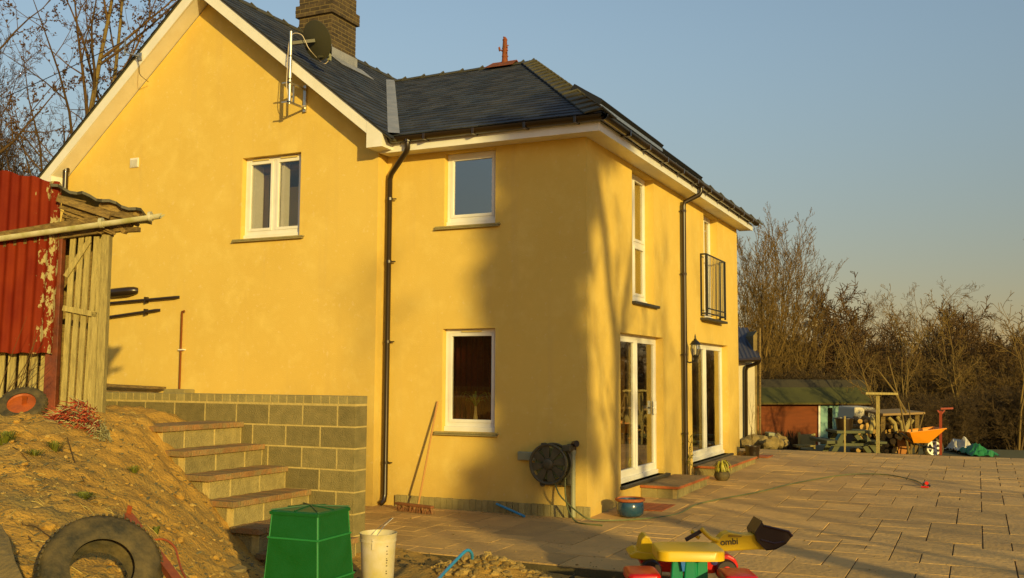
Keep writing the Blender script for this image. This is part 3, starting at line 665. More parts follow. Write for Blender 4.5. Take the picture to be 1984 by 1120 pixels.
# balcony rail --------------------------------------------------------------
br = MB(); y0, y1, xo = 6.2, 7.75, .12
for z in (3.13, 3.23, 4.28): br.bar((xo, y0, z), (xo, y1, z), .03, .02)
for y in (y0, y1):
    for z in (3.13, 4.28): br.bar((-.0, y, z), (xo, y, z), .02, .03)
    br.bar((xo, y, 3.08), (xo, y, 4.29), .035, .035)
    br.bar((.015, y, 3.08), (.015, y, 4.29), .03, .03)
rail = HP('balcony_railing', br, M_BLKIRON)
b2 = MB(); n_ = 13
for i in range(1, n_): b2.tube([(xo, y0+(y1-y0)*i/n_, 3.12), (xo, y0+(y1-y0)*i/n_, 4.27)], .008, 6)
HP('baluster', b2, M_BLKIRON, parent=rail)
mb = MB().box((-.02, 6.15, 3.0), (.16, 7.8, 3.045)); HP('balcony_sill', mb, M_DSILL, bevel=.004)
# small fittings on the gable
def lou(x0, z0, x1, z1, y):
    mb = MB().box((x0, y-.02, z0), (x1, y-.002, z1)); n = 7
    for i in range(n):
        z = z0+.015+(z1-z0-.03)*i/n; mb.prism([(x0+.01, y-.02, z), (x0+.01, y-.034, z), (x0+.01, y-.022, z+.016)], (x1-x0-.02, 0, 0))
    return mb
HP('vent_grille', lou(-8.265, 5.43, -8.08, 5.59, GY), M_WHITE)
# flues and waste pipes
mb = MB().tube([(-9.69, GY-.12, 5.0), (-9.69, GY-.12, 5.5)], .05, 14); mb.lathe([(.066, 0), (.066, .12), (.04, .19)], (-9.69, GY-.12, 5.46), 14)
HP('soil_vent_pipe', mb, M_BLACK, smooth=True)
mb = MB().tube([(-9.3, GY-.09, 3.27), (-8.45, GY-.09, 3.275)], .062, 14); mb.tube([(-8.47, GY-.09, 3.275), (-8.12, GY-.09, 3.29), (-8.03, GY-.05, 3.30), (-8.0, GY-.0, 3.3)], [.075, .075, .068, .055], 14)
HP('flue_pipe', mb, M_BLACK, smooth=True)
mb = MB().tube([(-9.3, GY-.05, 3.07), (-7.12, GY-.05, 3.16), (-7.06, GY-.0, 3.165)], .025, 10); mb.tube([(-9.3, GY-.05, 2.80), (-7.53, GY-.05, 2.955), (-7.47, GY, 2.96)], .025, 10)
for x, z in ((-8.65, 3.10), (-7.75, 3.135), (-8.65, 2.86), (-7.75, 2.935)): mb.box((x-.012, GY-.085, z-.05), (x+.012, GY, z+.05))
HP('waste_pipe', mb, M_BLACK, smooth=True)
# aerial stay on the left verge
# ------------------------------------------------------------------ things on the house
th = thing('satellite_dish', 'dark grey satellite dish on a galvanised pole bracketed to the gable', 'satellite dish', (-4.60, -.66, 6.03)); P = Part(th)
mb = MB().tube([(-4.60, -.66, 6.03), (-4.60, -.66, 7.17)], .026, 14); pole = P('pole', mb, M_STEEL, smooth=True)
mb = MB()
for z in (6.06, 6.36): mb.bar((-4.60, -.70, z), (-4.60, GY-.01, z), .03, .03)
mb.bar((-4.60, GY-.03, 6.0), (-4.60, GY-.03, 6.42), .05, .03, up=(0, 1, 0)); mb.bar((-4.60, -.56, 6.06), (-4.60, -.56, 6.36), .022, .022, up=(0, 1, 0)); mb.bar((-4.72, -.69, 6.06), (-4.56, -.69, 6.06), .02, .02); mb.bar((-4.72, -.69, 6.36), (-4.56, -.69, 6.36), .02, .02)
P('wall_bracket', mb, M_STEEL)
M_DISH = mat('dish_grey', (.055, .052, .046), .5)
face = Vector((-F.x*-.0+F.x*.78+RR.x*.5, F.y*.78+RR.y*.5, .42)).normalized(); q = Vector((0, 0, 1)).rotation_difference(face).to_matrix()
dc = Vector((-4.31, -.42, 7.06)); prof = [(r, .30*r*r) for r in (.001, .06, .12, .18, .24, .30, .335)]+[(r, .30*r*r-.008) for r in (.335, .24, .12, .001)]
mb = MB().lathe(prof, (0, 0, 0), 36, cap=False)
mb.v = [tuple(dc+q@Vector((v[0]*.84, v[1]*.92, v[2]))) for v in mb.v]
P('dish', mb, M_DISH, smooth=True)
mb = MB().bar((-4.60, -.66, 6.98), dc-face*.02, .05, .05); mb.bar(dc+Vector((.06, 0, -.26)), dc+face*.34+Vector((0, 0, -.30)), .03, .03)
P('mount_arm', mb, M_DISH)
lc = dc+face*.34+Vector((0, 0, -.28)); mb = MB().tube([lc, lc-face*.10], [.03, .022], 10); mb.box(lc-Vector((.022, .022, .09)), lc+Vector((.022, .022, .0)))
P('receiver', mb, M_GRAY)
def cat_curve(pts, n=8):
    out = []; P_ = [Vector(p) for p in pts]; P_ = [P_[0]*2-P_[1]]+P_+[P_[-1]*2-P_[-2]]
    for i in range(1, len(P_)-2):
        for k in range(n):
            t = k/n; a, b, c, d = P_[i-1], P_[i], P_[i+1], P_[i+2]
            out.append(.5*((2*b)+(c-a)*t+(2*a-5*b+4*c-d)*t*t+(3*b-a-3*c+d)*t**3))
    out.append(P_[-2]); return out
mb = MB().tube(cat_curve([lc+Vector((0, 0, -.08)), lc+Vector((-.08, -.05, -.14)), (-4.28, -.6, 6.85), (-4.36, -.62, 7.0), (-4.42, -.64, 7.1), (-4.55, -.66, 7.13), (-4.63, -.66, 7.02), (-4.64, -.68, 6.6), (-4.62, -.69, 6.2), (-4.6, -.5, 6.05), (-4.58, GY-.02, 6.1)]), .006, 6)
P('cable', mb, mat('cream_cable', (.6, .5, .35), .5), smooth=True)
mb = MB()
for z in (6.78, 6.42): mb.lathe([(.030, -.012), (.030, .012)], (-4.60, -.66, z), 12)
P('cable_tie', mb, M_BLACK)
# carriage lamp
lx, ly, lz = .2, 5.0, 2.42
th = thing('wall_lantern', 'black carriage lantern with a glass cage beside the terrace downpipe', 'lamp', (0, ly, 2.2)); P = Part(th)
mb = MB().lathe([(.055, 0), (.055, .015), (.03, .03)], (.0, ly, 2.19), 16, rot=Matrix.Rotation(rad(90), 3, 'Y')); mb.tube([(.02, ly, 2.19), (.09, ly, 2.16), (.17, ly, 2.18), (.2, ly, 2.24)], .013, 8)
mb.lathe([(.012, -.1), (.02, -.06), (.03, -.03), (.06, 0), (.068, .02)], (lx, ly, 2.27), 8)
P('bracket', mb, M_BLKIRON, smooth=True)
mb = MB()
for k in range(6):
    a = k*pi/3; mb.tube([(lx+.062*cos(a), ly+.062*sin(a), 2.285), (lx+.09*cos(a), ly+.09*sin(a), 2.40), (lx+.075*cos(a), ly+.075*sin(a), 2.49)], .006, 5)
P('cage', mb, M_BLKIRON)
mb = MB().lathe([(.055, 2.288), (.082, 2.40), (.068, 2.49)], (lx, ly, 0), 6, cap=False); P('lamp_glass', mb, M_LAMPG)
mb = MB().lathe([(.11, 2.485), (.095, 2.50), (.06, 2.545), (.028, 2.57), (.03, 2.585), (.012, 2.60), (.016, 2.625), (.003, 2.68)], (lx, ly, 0), 12); P('cap', mb, M_BLKIRON, smooth=True)
mb = MB().lathe([(.018, 2.31), (.018, 2.38), (.028, 2.41), (.022, 2.45), (.004, 2.465)], (lx, ly, 0), 10); P('bulb', mb, mat('bulb', (.8, .78, .7), .3), smooth=True)
# finial / vent pot on the extension ridge
M_FIN = mat('rusty_clay', (.26, .06, .025), .85, var=(.12, .04, .02), vs=14, bump=.3)
th = thing('roof_finial', 'rust red clay finial with a dragon like crest on the extension ridge', 'finial', (-3.49, RY, RZ+.02)); P = Part(th)
z = RZ+.05; mb = MB().lathe([(.075, 0), (.06, .06), (.055, .12), (.062, .14), (.055, .17), (.05, .28), (.058, .30), (.05, .33), (.042, .46), (.052, .48), (.03, .52), (.012, .54)], (-3.49, RY, z), 14)
P('shaft', mb, M_FIN, smooth=True)
mb = MB()
for k, (a, h) in enumerate(((0, .08), (.5, .14), (-.4, .20), (.3, .26), (0, .32), (.4, .36))):
    mb.rock((-3.49+.06*cos(a), RY-.02+.05*sin(a), z+h), .02, 1.4, .6, .8, random.Random(k))
mb.rock((-3.60, RY-.02, z+.30), .05, .6, .5, 1.2, random.Random(3)); mb.tube([(-3.57, RY-.02, z+.28), (-3.52, RY, z+.24)], .015, 6); mb.rock((-3.51, RY, z+.53), .035, 1.3, .6, .7, random.Random(6))
P('crest', mb, M_FIN)
mb = MB(); r9 = random.Random(2)
mb.prism([(-3.80, RY-.30, RZ-.09), (-3.18, RY-.30, RZ-.09), (-3.22, RY-.02, RZ+.07), (-3.76, RY-.02, RZ+.07)], (0, .02, .02)); mb.prism([(-3.76, RY-.02, RZ+.07), (-3.22, RY-.02, RZ+.07), (-3.2, RY+.2, RZ-.04), (-3.78, RY+.2, RZ-.04)], (0, .01, .02))
P('saddle', mb, M_FIN)
# solar collectors on the terrace side slope
nr_ = Vector((pr, 0, 1)).normalized(); vr_ = Vr.normalized()
def panel(y0, y1, u0, u1, h0, h1, label, edge, nm='solar_panel', th_=.1):
    a = Vector((xe, 0, EZ)); c = lambda u, y, n: a+vr_*u+Vector((0, y, 0))+nr_*n
    o = thing(nm, label, 'solar panel', tuple(c(u0, y0, 0))); P = Part(o); mb = MB()
    mb.add([c(u0, y0, h0), c(u0, y1, h0), c(u1, y1, h1), c(u1, y0, h1), c(u0, y0, h0+th_), c(u0, y1, h0+th_), c(u1, y1, h1+th_), c(u1, y0, h1+th_)], ((0,3,2,1),(0,1,5,4),(1,2,6,5),(2,3,7,6),(3,0,4,7),(4,5,6,7)))
    P('frame', mb, M_BLKIRON, bevel=.006)
    if edge is M_WHITE: P('edge_rail', MB().bar(c(u0-.02, y0, .055), c(u0-.02, y1, .055), .03, .05), M_STEEL)
    mb = MB(); mb.add([c(u0+.05, y0+.05, h0+th_+.004), c(u0+.05, y1-.05, h0+th_+.004), c(u1-.05, y1-.05, h1+th_+.004), c(u1-.05, y0+.05, h1+th_+.004)], ((0,1,2,3),))
    P('collector_glass', mb, mat('solar_glass', (.01, .012, .03), .1)); mb = MB()
    for y in np.linspace(y0+.2, y1-.2, 4): mb.bar(c(u0+.02, y, 0), c(u0+.02, y, h0), .04, .04, up=(0, 1, 0)); mb.bar(c(u1-.05, y, 0), c(u1-.05, y, h1), .04, .04, up=(0, 1, 0))
    P('foot', mb, M_STEEL)
panel(1.12, 4.35, .80, 1.35, .05, .0, 'long white edged solar collector low on the slope over the patio doors', M_WHITE)
panel(4.55, 7.4, .84, 1.5, .03, .0, 'dark framed solar panel at the far end of the terrace slope', M_BLKIRON, th_=.07)
# aerial bracket with the phone wire on the left verge
vx, vz = -7.78, zr(-7.78)
th = thing('wire_bracket', 'small metal bracket on the left verge holding the overhead wire', 'bracket', (vx, GY-.36, vz-.12)); P = Part(th)
mb = MB().box((vx-.05, GY-.37, vz-.2), (vx+.05, GY-.356, vz-.08)); mb.bar((vx, GY-.4, vz-.14), (vx-.25, GY-.45, vz-.05), .02, .02); mb.bar((vx-.25, GY-.45, vz-.12), (vx-.25, GY-.45, vz+.18), .02, .02, up=(0, 1, 0)); P('arm', mb, M_STEEL)
mb = MB().tube(cat_curve([(vx-.25, GY-.45, vz+.12), (vx-.32, GY-.45, vz-.0), (vx-.2, GY-.45, vz-.12), (vx-.02, GY-.42, vz-.15), (vx+.03, GY-.40, vz-.3), (vx+.02, GY-.36, vz-.45), (vx-.05, GY-.1, vz-.5)]), .006, 5); P('cable', mb, M_BLACK, smooth=True)
mb = MB().tube([Vector((vx-.25, GY-.45, vz+.14)).lerp(Vector((-26, 2, 6.6)), t)+Vector((0, 0, -1.2*t*(1-t)*1.2)) for t in np.linspace(0, 1, 24)], .008, 5)
tag(mb.build('overhead_wire', M_BLACK), 'thin black phone wire running from the left verge past the bare trees', 'wire')
# ------------------------------------------------------------------ hose reel, grey box, pipe
rx, ry, rz_ = -.43, -.22, .73
th = thing('hose_reel', 'dark round hose reel mounted low on the house corner', 'hose reel', (rx, 0, rz_)); P = Part(th)
RX = Matrix.Rotation(rad(90), 3, 'X')
mb = MB().lathe([(.262, 0), (.275, .012), (.275, .028), (.262, .035), (.245, .03), (.235, .012), (.245, 0)], (rx, -.30, rz_), 40, rot=RX, cap=False)
mb.lathe([(.262, 0), (.275, .012), (.275, .028), (.262, .035), (.235, .02)], (rx, -.12, rz_), 40, rot=RX, cap=False)
mb.lathe([(.07, .0), (.075, .015), (.07, .04), (.05, .05)], (rx, -.30, rz_), 24, rot=RX)
for k in range(8):
    a = k*pi/4+.2; c, s_ = cos(a), sin(a); px = Vector((c, 0, s_)); qx = Vector((-s_, 0, c)); o_ = Vector((rx, -.315, rz_))
    pts = [o_+px*.06+qx*.025, o_+px*.06-qx*.025, o_+px*.245-qx*.06, o_+px*.245+qx*.06]
    mb.prism(pts, (0, .012, 0))
P('drum_flange', mb, M_REEL, smooth=True)
mb = MB().lathe([(.20, 0), (.20, .14)], (rx, -.13, rz_), 24, rot=RX)
for k in range(7): 
    mb.tube([(rx+(.205)*cos(a), -.15-.02*k, rz_+.205*sin(a)) for a in np.linspace(0, 2*pi, 28)], .011, 5, cap=False)
P('coiled_hose', mb, M_HOSE, smooth=True)
mb = MB().box((rx-.22, -.11, rz_-.30), (rx+.25, -.004, rz_-.22)); mb.box((rx-.21, -.09, rz_-.28), (rx-.15, -.004, rz_+.26)); mb.box((rx+.19, -.13, rz_-.28), (rx+.25, -.004, rz_+.26)); mb.box((rx+.16, -.24, rz_+.17), (rx+.28, -.06, rz_+.25))
mb.rock((rx-.13, -.2, rz_-.29), .05, 1, 1, .6, random.Random(1))
P('bracket', mb, M_REEL, bevel=.01)
def hoseline(pts, r=.011): return MB().tube(cat_curve(pts), r, 8)
mb = hoseline([(rx+.06, -.24, .48), (rx+.14, -.26, .33), (rx+.27, -.28, .22), (rx+.45, -.35, .12), (.2, -.42, .06), (.42, -.2, .03), (.75, .3, .016), (1.0, .9, .02), (1.05, 2.0, .046), (1.6, 3.6, .08), (1.9, 4.9, .1), (2.55, 6.6, .13), (3.2, 6.9, .14), (3.75, 6.2, .125), (3.93, 5.55, .11)])
tag(mb.build('garden_hose', M_HOSE, smooth=True), 'green hose snaking from the reel across the sunlit terrace', 'hose')
mb = hoseline([(rx+.2, -.2, .55), (rx+.215, -.24, .35), (rx+.28, -.3, .15), (rx+.42, -.4, .02), (rx+.6, -.52, .012), (rx+.85, -.55, .012)], .011)
tag(mb.build('garden_hose', M_HOSE, smooth=True), 'short pale hose loop hanging straight down from the reel to the slabs', 'hose')
th = thing('hose_nozzle', 'red and black spray gun lying at the end of the hose', 'hose nozzle', (3.93, 5.45, .1)); P = Part(th)
mb = MB().tube([(3.93, 5.55, .12), (3.95, 5.45, .16), (3.98, 5.36, .17)], [.016, .03, .022], 8); mb.tube([(3.95, 5.45, .16), (4.03, 5.5, .11)], .02, 8); P('body', mb, M_BLACK)
mb = MB().tube([(3.98, 5.36, .17), (3.99, 5.31, .17)], .03, 10); mb.box((3.9, 5.28, .1), (4.02, 5.36, .12)); P('tip', mb, M_TOYR)
th = thing('meter_box', 'small grey plastic box left of the hose reel', 'box', (-.885, 0, .74)); P = Part(th)
P('body', MB().box((-1.0, -.07, .74), (-.66, -.003, .86)), M_GRAY, bevel=.012); P('lid', MB().box((-.99, -.078, .75), (-.79, -.0715, .85)), M_GRAY, bevel=.003)
mb = MB().tube([(-.17, -.07, .02), (-.17, -.07, .90)], .034, 14); mb.lathe([(.042, .86), (.042, .92)], (-.17, -.07, 0), 14)
th = thing('riser_pipe', 'grey plastic pipe with a black elbow rising beside the hose reel', 'pipe', (-.17, -.07, 0)); P = Part(th); P('pipe', mb, M_GRAY, smooth=True)
mb = MB().tube([(-.17, -.07, .91), (-.17, -.07, .97), (-.15, -.08, .995), (-.10, -.11, 1.0)], .043, 12); P('elbow', mb, M_BLACK, smooth=True)
# bits on the paving
mb = MB().tube([(-1.30, -.10, .13), (-.79, -.28, .015)], .017, 10)
tag(mb.build('blue_pipe', M_BLUE, smooth=True), 'short blue pipe leaning against the brick plinth', 'pipe')
th = thing('broom', 'wooden broom with a wide red head leaning on the wall by the window', 'broom', (-2.15, -.3, 0)); P = Part(th)
P('handle', MB().tube([(-2.39, -.40, .03), (-2.30, -.02, 1.53)], .014, 8), M_TWOOD, smooth=True)
P('head', MB().bar((-2.70, -.46, .10), (-2.02, -.62, .10), .07, .035), mat('worn_red_wood', (.27, .10, .05), .8, var=(.18, .07, .04), vs=9), bevel=.008)
mb = MB(); r_ = random.Random(4)
for i in range(150):
    t = r_.random(); b = Vector((-2.69, -.46, .085)).lerp(Vector((-2.03, -.62, .085)), t)+Vector((0, r_.uniform(-.03, .03), 0)); mb.tube([b, b+Vector((r_.uniform(-.03, .03), r_.uniform(-.04, .03), -.08))], .004, 3)
P('bristles', mb, M_BROOM)
# blue glazed pot
def pot(name, label, cat, c, prof, m, soil_z, soil_r, plant=None):
    th = thing(name, label, cat, c); P = Part(th)
    P('pot', MB().lathe(prof, c, 28, cap=False), m, smooth=True)
    P('soil', MB().lathe([(.001, soil_z), (soil_r, soil_z), (soil_r, soil_z-.02)], c, 16), M_DARKSOIL); return th, P
th, P = pot('plant_pot', 'wide blue glazed pot with a brown rim by the house corner', 'plant pot', (.47, .42, .012), [(.001, 0), (.13, 0), (.17, .03), (.19, .10), (.185, .17), (.17, .20), (.195, .215), (.20, .235), (.18, .24), (.165, .2), (.16, .05)], M_GLAZE, .20, .165)
P('rim', MB().lathe([(.176, .198), (.203, .212), (.205, .238), (.178, .246), (.172, .2)], (.47, .42, .012), 28, cap=False), M_TERRA, smooth=True)
mb = MB(); r_ = random.Random(8)
for i in range(14):
    a, d = r_.uniform(0, 6.28), r_.uniform(0, .1); b = Vector((.47+d*cos(a), .42+d*sin(a), .205)); mb.tube([b, b+Vector((r_.uniform(-.03, .03), r_.uniform(-.03, .03), r_.uniform(.02, .07)))], [.004, .001], 3)
P('shoots', mb, M_LEAF)
# block steps at the patio doors
def blockstep(y0, y1, x1, z1, label):
    th = thing('door_step', label, 'step', (0, y0, 0), group=None); P = Part(th); z0 = tz(y0)-.02; mb = MB(); h = z1-.045
    n = max(1, round((y1-y0)/.44)); 
    mb2 = MB().box((.006, y0+.006, z0), (x1-.006, y1-.006, h)); P('mortar_core', mb2, M_MORTAR)
    for i in range(n): a = y0+(y1-y0)*i/n; mb.box((x1-.06, a+.006, z0), (x1, a+(y1-y0)/n-.006, h-.004))
    nx = max(1, round((x1)/.3))
    for i in range(nx): a = .01+(x1-.07)*i/nx; mb.box((a+.004, y0, z0), (a+(x1-.07)/nx-.004, y0+.05, h-.004)); mb.box((a+.004, y1-.05, z0), (a+(x1-.07)/nx-.004, y1, h-.004))
    mb2 = MB().box((x1-.066, y0+.001, z0), (x1-.001, y1-.001, h-.006)); P('end_mortar', mb2, M_MORTAR)
    P('blocks', mb, M_SOLDIER, bevel=.004); mb = MB()
    L_ = y1-y0+.06; k = int(L_/.105)
    for i in range(k):
        a = y0-.03+L_*i/k
        for xa, xb in ((.004, x1*.5), (x1*.5, x1+.03)): mb.box((xa+.003, a+.003, h), (xb-.003, a+L_/k-.003, z1))
    P('brick_tread', mb, M_REDTREAD, bevel=.003)
    P('red_nosing', MB().box((x1+.031, y0-.03, h+.003), (x1+.04, y1+.03, z1-.004)).box((.01, y0-.041, h+.003), (x1+.04, y0-.031, z1-.004)), M_TERRA)
M_REDTREAD = mat('brick_tread', (.30, .20, .135), .9, isl=.12, var=(.24, .15, .10), vs=8, bump=.5, bs=40)
blockstep(2.35, 4.2, .58, .23, 'nearer brick topped block step in front of the first patio door')
blockstep(5.6, 8.3, .58, .27, 'farther brick topped block step in front of the second patio door')
mb = MB(); r_ = random.Random(2)
for i in range(5): mb.box((.2+.11*i, 1.0, .014), (.30+.11*i, 1.75, .034))
tag(mb.build('quarry_tiles', M_TERRA, bevel=.003), 'strip of red quarry tiles on the slabs behind the blue pot', 'tiles')
mb = MB()
for i in range(3): mb.box((.30+.12*i, 9.3, tz(9.3)+.008), (.41+.12*i, 9.9, tz(9.3)+.03))
tag(mb.build('quarry_tiles', M_TERRA, bevel=.003), 'red quarry tiles beside the far black pot', 'tiles')
c = (.66, 4.98, tz(5)); th, P = pot('potted_plant', 'drooping yellow green plant in a round dark pot by the steps', 'potted plant', c, [(.001, 0), (.09, 0), (.13, .05), (.14, .10), (.12, .15), (.13, .165), (.115, .16), (.11, .05)], M_RUBBER, .14, .11)
mb = MB(); r_ = random.Random(9)
for i in range(90):
    a = r_.uniform(0, 6.28); d = Vector((cos(a), sin(a), 0)); ln = r_.uniform(.07, .17); h = r_.uniform(.08, .22); b = Vector(c)+Vector((0, 0, .14)); wv = Vector((-d.y, d.x, 0))*.011
    pts = [b+d*.02, b+d*ln*.6+Vector((0, 0, h)), b+d*ln*.95+Vector((0, 0, h*.75)), b+d*ln*1.1+Vector((0, 0, h*.1))]
    vs = [p+wv*s*k for p, k in zip(pts, (.5, 1, 1, .1)) for s in (-1, 1)]; mb.add(vs, ((0,1,3,2),(2,3,5,4),(4,5,7,6)))
P('leaves', mb, M_LEAFY)
c = (.36, 9.1, tz(9)); th, P = pot('potted_plant', 'black plastic pot holding a leafless twiggy sapling near the far corner', 'potted plant', c, [(.001, 0), (.12, 0), (.165, .26), (.175, .26), (.175, .285), (.155, .285), (.14, .05)], M_BLACK, .24, .15)
def twigs(mb, b, h, n, rnd, spread=.3, r0=.006, leaf=None, lm=None):
    for i in range(n):
        a = rnd.uniform(0, 6.28); s = spread*rnd.random(); p = [Vector(b)]; k = 7
        for j in range(1, k): p.append(Vector(b)+Vector((cos(a)*s*(j/k)**1.3+rnd.uniform(-.02, .02), sin(a)*s*(j/k)**1.3+rnd.uniform(-.02, .02), h*rnd.uniform(.93, 1)*j/k)))
        mb.tube(p, [r0*(1-.75*j/k) for j in range(k)], 4)
        for j in range(2, k):
            e = p[j]+Vector((rnd.uniform(-1, 1), rnd.uniform(-1, 1), .8)).normalized()*rnd.uniform(.06, .16)
            mb.tube([p[j], e], [r0*.4, r0*.2], 3)
            if leaf is not None:
                for _ in range(3):
                    q_ = p[j].lerp(e, rnd.random()); d1 = Vector((rnd.uniform(-1, 1), rnd.uniform(-1, 1), -1)).normalized()*.055; d2 = d1.cross(Vector((rnd.random(), rnd.random(), 0))).normalized()*.012
                    leaf.add([q_, q_+d1*.5+d2, q_+d1, q_+d1*.5-d2], ((0, 1, 2, 3),))
mb = MB(); twigs(mb, (c[0], c[1], c[2]+.24), 1.25, 4, random.Random(3), .22); P('stems', mb, M_BARK)
th = thing('climbing_plant', 'thin leafy climber growing up beside the terrace downpipe', 'plant', (.12, 4.75, tz(4.7))); P = Part(th); mb = MB(); lf_ = MB()
twigs(mb, (.14, 4.72, tz(4.7)), .95, 5, random.Random(12), .2, leaf=lf_); P('stems', mb, M_BARK); P('leaves', lf_, M_LEAF)
mb = MB().rock((.12, 9.25, tz(9)+.08), .12, 1, 1, .7, random.Random(5), 2); tag(mb.build('corner_stone', M_STONE), 'single rough stone at the far corner of the house', 'stone')
# ------------------------------------------------------------------ block retaining wall and steps
WY = -3.9; wt = 1.68
th = thing('retaining_wall', 'grey concrete block wall with a brick coping behind the steps', 'wall', (-1.3, WY, 0)); P = Part(th)
WX1 = -1.10; WX0 = -6.5
mb = MB().box((WX0, WY+.0025, -.3), (WX1-.0025, WY+.2155, wt-.003)); P('mortar', mb, M_MORTAR)
mb = MB(); z = wt-.09-.225; k = 0
while z > -.3:
    x1 = WX1
    first = True
    while x1 > WX0:
        L_ = .436
        if first: L_ = .436 if k % 2 else .218; 
        x0 = x1-L_
        mb.box((x0, WY, z), (x1, WY+(.218 if first else .08), z+.210)); x1 = x0-.016; first = False
    z -= .225; k += 1
P('blocks', mb, M_BLOCK, bevel=.004)
mb = MB(); x = WX1; 
while x > WX0: mb.box((x-.103, WY-.0, wt-.082), (x, WY+.219, wt)); x -= .112
P('brick_coping', mb, M_SOLDIER, bevel=.004)
mb = MB().prism([(WX0-3, WY+.22, .9), (-2.1, WY+.22, .9), (-4.0, GY-.004, .9), (WX0-3, GY-.004, .9)], (0, 0, .64)); o = mb.build('raised_ground', M_DIRT); o['kind'] = 'structure'; o['label'] = 'raised earth behind the block wall'
th = thing('block_steps', 'five concrete block steps with brown brick treads climbing to the left', 'steps', (-2, WY, 0)); P = Part(th)
SX = [-2.60, -2.30, -1.98, -1.67, -1.36, -1.06]; SZ = [1.38, 1.145, .92, .69, .46, .235]; YN = -5.08
core = MB(); blk = MB()
for i, (x, z) in enumerate(zip(SX, SZ)):
    xb = SX[i-1] if i else -3.3
    core.box((xb-.3 if i == 0 else xb-.02, YN+.003, -.2), (x-.003, WY-.002, z-.05))
    # riser blocks facing +x
    y = YN+(.0 if i % 2 else -.14)
    zb = (SZ[i+1] if i < 5 else 0)
    while y < WY-.01:
        a, b = max(y, YN), min(y+.44, WY-.008)
        if b-a > .04: blk.box((x-.08, a+.006, zb-.0), (x, b-.008, z-.063))
        y += .446
    # side blocks facing -y
    yy = x-.085
    blk.box((xb-.05, YN, z-.225-.02), (yy, YN+.08, z-.057))
    blk.box((xb-.05, YN, z-.47), (x-.0, YN+.08, z-.25))
    # tread bricks on edge running to the wall
    n = 11; trd = MB()
    for k in range(n):
        a = YN-.05+(WY-.003-YN+.05)*k/n; b = YN-.05+(WY-.003-YN+.05)*(k+1)/n
        trd.box((xb+.002 if i else -3.1, a+.003, z-.055), (x+.035, b-.003, z+(.002 if k % 2 else 0)))
    P('brick_tread', trd, M_REDBRICK, bevel=.004)
P('mortar_core', core, M_MORTAR); P('blocks', blk, mat('pale_concrete_block', (.34, .265, .16), .95, isl=.2, var=(.24, .19, .115), vs=9, bump=.8, bs=70), bevel=.004)
# copper pipe standing on a block by the gable
mb = MB().tube([(-6.96, GY-.04, 1.64), (-6.96, GY-.04, 2.88), (-6.95, GY-.05, 2.92), (-6.90, GY-.05, 2.93)], .017, 8)
th = thing('copper_pipe', 'copper pipe standing against the gable in a lump of concrete', 'pipe', (-6.96, GY-.04, 1.54)); P = Part(th); P('pipe', mb, M_COPPER, smooth=True)
P('clip', MB().box((-7.0, GY-.06, 2.29), (-6.89, GY, 2.31)), M_WHITE)
P('concrete_block', MB().box((-7.1, GY-.25, 1.5), (-6.66, GY-.01, 1.66)), M_SOLDIER, bevel=.012)
mb = MB().bar((-9.6, -.55, 1.75), (-7.2, -.5, 1.68), .35, .03); mb.bar((-9.6, -.75, 1.64), (-7.3, -.6, 1.60), .2, .03); mb.bar((-9.2, -.6, 1.80), (-8.3, -.55, 1.72), .2, .03)
tag(mb.build('loose_boards', M_DARKWOOD), 'loose brown boards lying on the raised ground by the gable', 'boards')
# ------------------------------------------------------------------ placement helpers for loose things (distance in metres along the view axis)
FH = Vector((F.x, F.y, 0)).normalized(); RH = Vector((RR.x, RR.y, 0)).normalized()
def at(px, py, d): return CAM+(F+RR*((px-992)/1919.8)-UU*((py-560)/1919.8))*d
def ga(px, py, d):      # same, dropped onto the soil bank
    p = at(px, py, d); return Vector((p.x, p.y, H(p.x, p.y)))
# ------------------------------------------------------------------ old shed on the left
so_ = Vector((-3.323, -5.242, 1.50))
shed = thing('old_shed', 'tumbledown shed of pale boards with a rusty red corrugated sheet', 'shed', so_, rz=rad(25.0985))
def sp(px, py, v=0): return Vector(((px-190)/190.0, v, 1.9-(py-720)*.00526-1.5))
def shpart(name, mb, m, parent=None, label=None, **k):
    o = mb.build(name, m, parent or shed, **k)
    if label: o['label'] = label
    return o
def corr(u0, u1, ztop, zbot, v, amp=.014, pitch=.105, n=None):
    V = []; Fc = []; n = int((u1-u0)/pitch*8)
    for i in range(n+1):
        u = u0+(u1-u0)*i/n; y = v+amp*sin(2*pi*u/pitch)
        zt = ztop(u)+.012*sin(u*23); zb = zbot(u)+.008*sin(u*31)
        for z, vv in ((zb, y-.05), (zb+(zt-zb)*.5, y-.01), (zt, y)): V.append((u, vv, z))
    for i in range(n):
        for j in range(2): a = 3*i+j; Fc.append((a, a+3, a+4, a+1))
    mb = MB().add(V, Fc); m_ = len(V)
    mb.add([(a, b+.003, c) for a, b, c in V], Fc); return mb
zt = lambda u: sp(0, 325).z+(u-sp(0, 0).x)*(-.20) if u < sp(96, 0).x else sp(0, 345).z-(u-sp(96, 0).x)*.9
shpart('corrugated_sheet', corr(-2.3, sp(103, 0).x, lambda u: min(zt(u), 2.55+.0*u), lambda u: sp(0, 681).z, -.03), M_RUST, smooth=True)
mb = MB(); a = sp(84, 825, .04); b = sp(108, 438, .04); mb.box((a.x, -.025, a.z-.1), (b.x, .06, b.z)); shpart('post', mb, M_REDP, label='red brown painted post', bevel=.005)
mb = MB(); a = sp(187, 812); b = sp(204, 448); mb.box((a.x-.01, -.03, -.1), (b.x-.02, .06, b.z)); shpart('post', mb, M_OLDWOOD, bevel=.005)
mb = MB(); a = sp(170, 812); mb.box((a.x, -.01, -.1), (a.x+.07, .03, sp(0, 600).z)); mb.box((a.x+.03, .0, .1), (a.x+.09, .04, sp(0, 455).z)); shpart('board', mb, M_OLDWOOD)
r_ = random.Random(21)
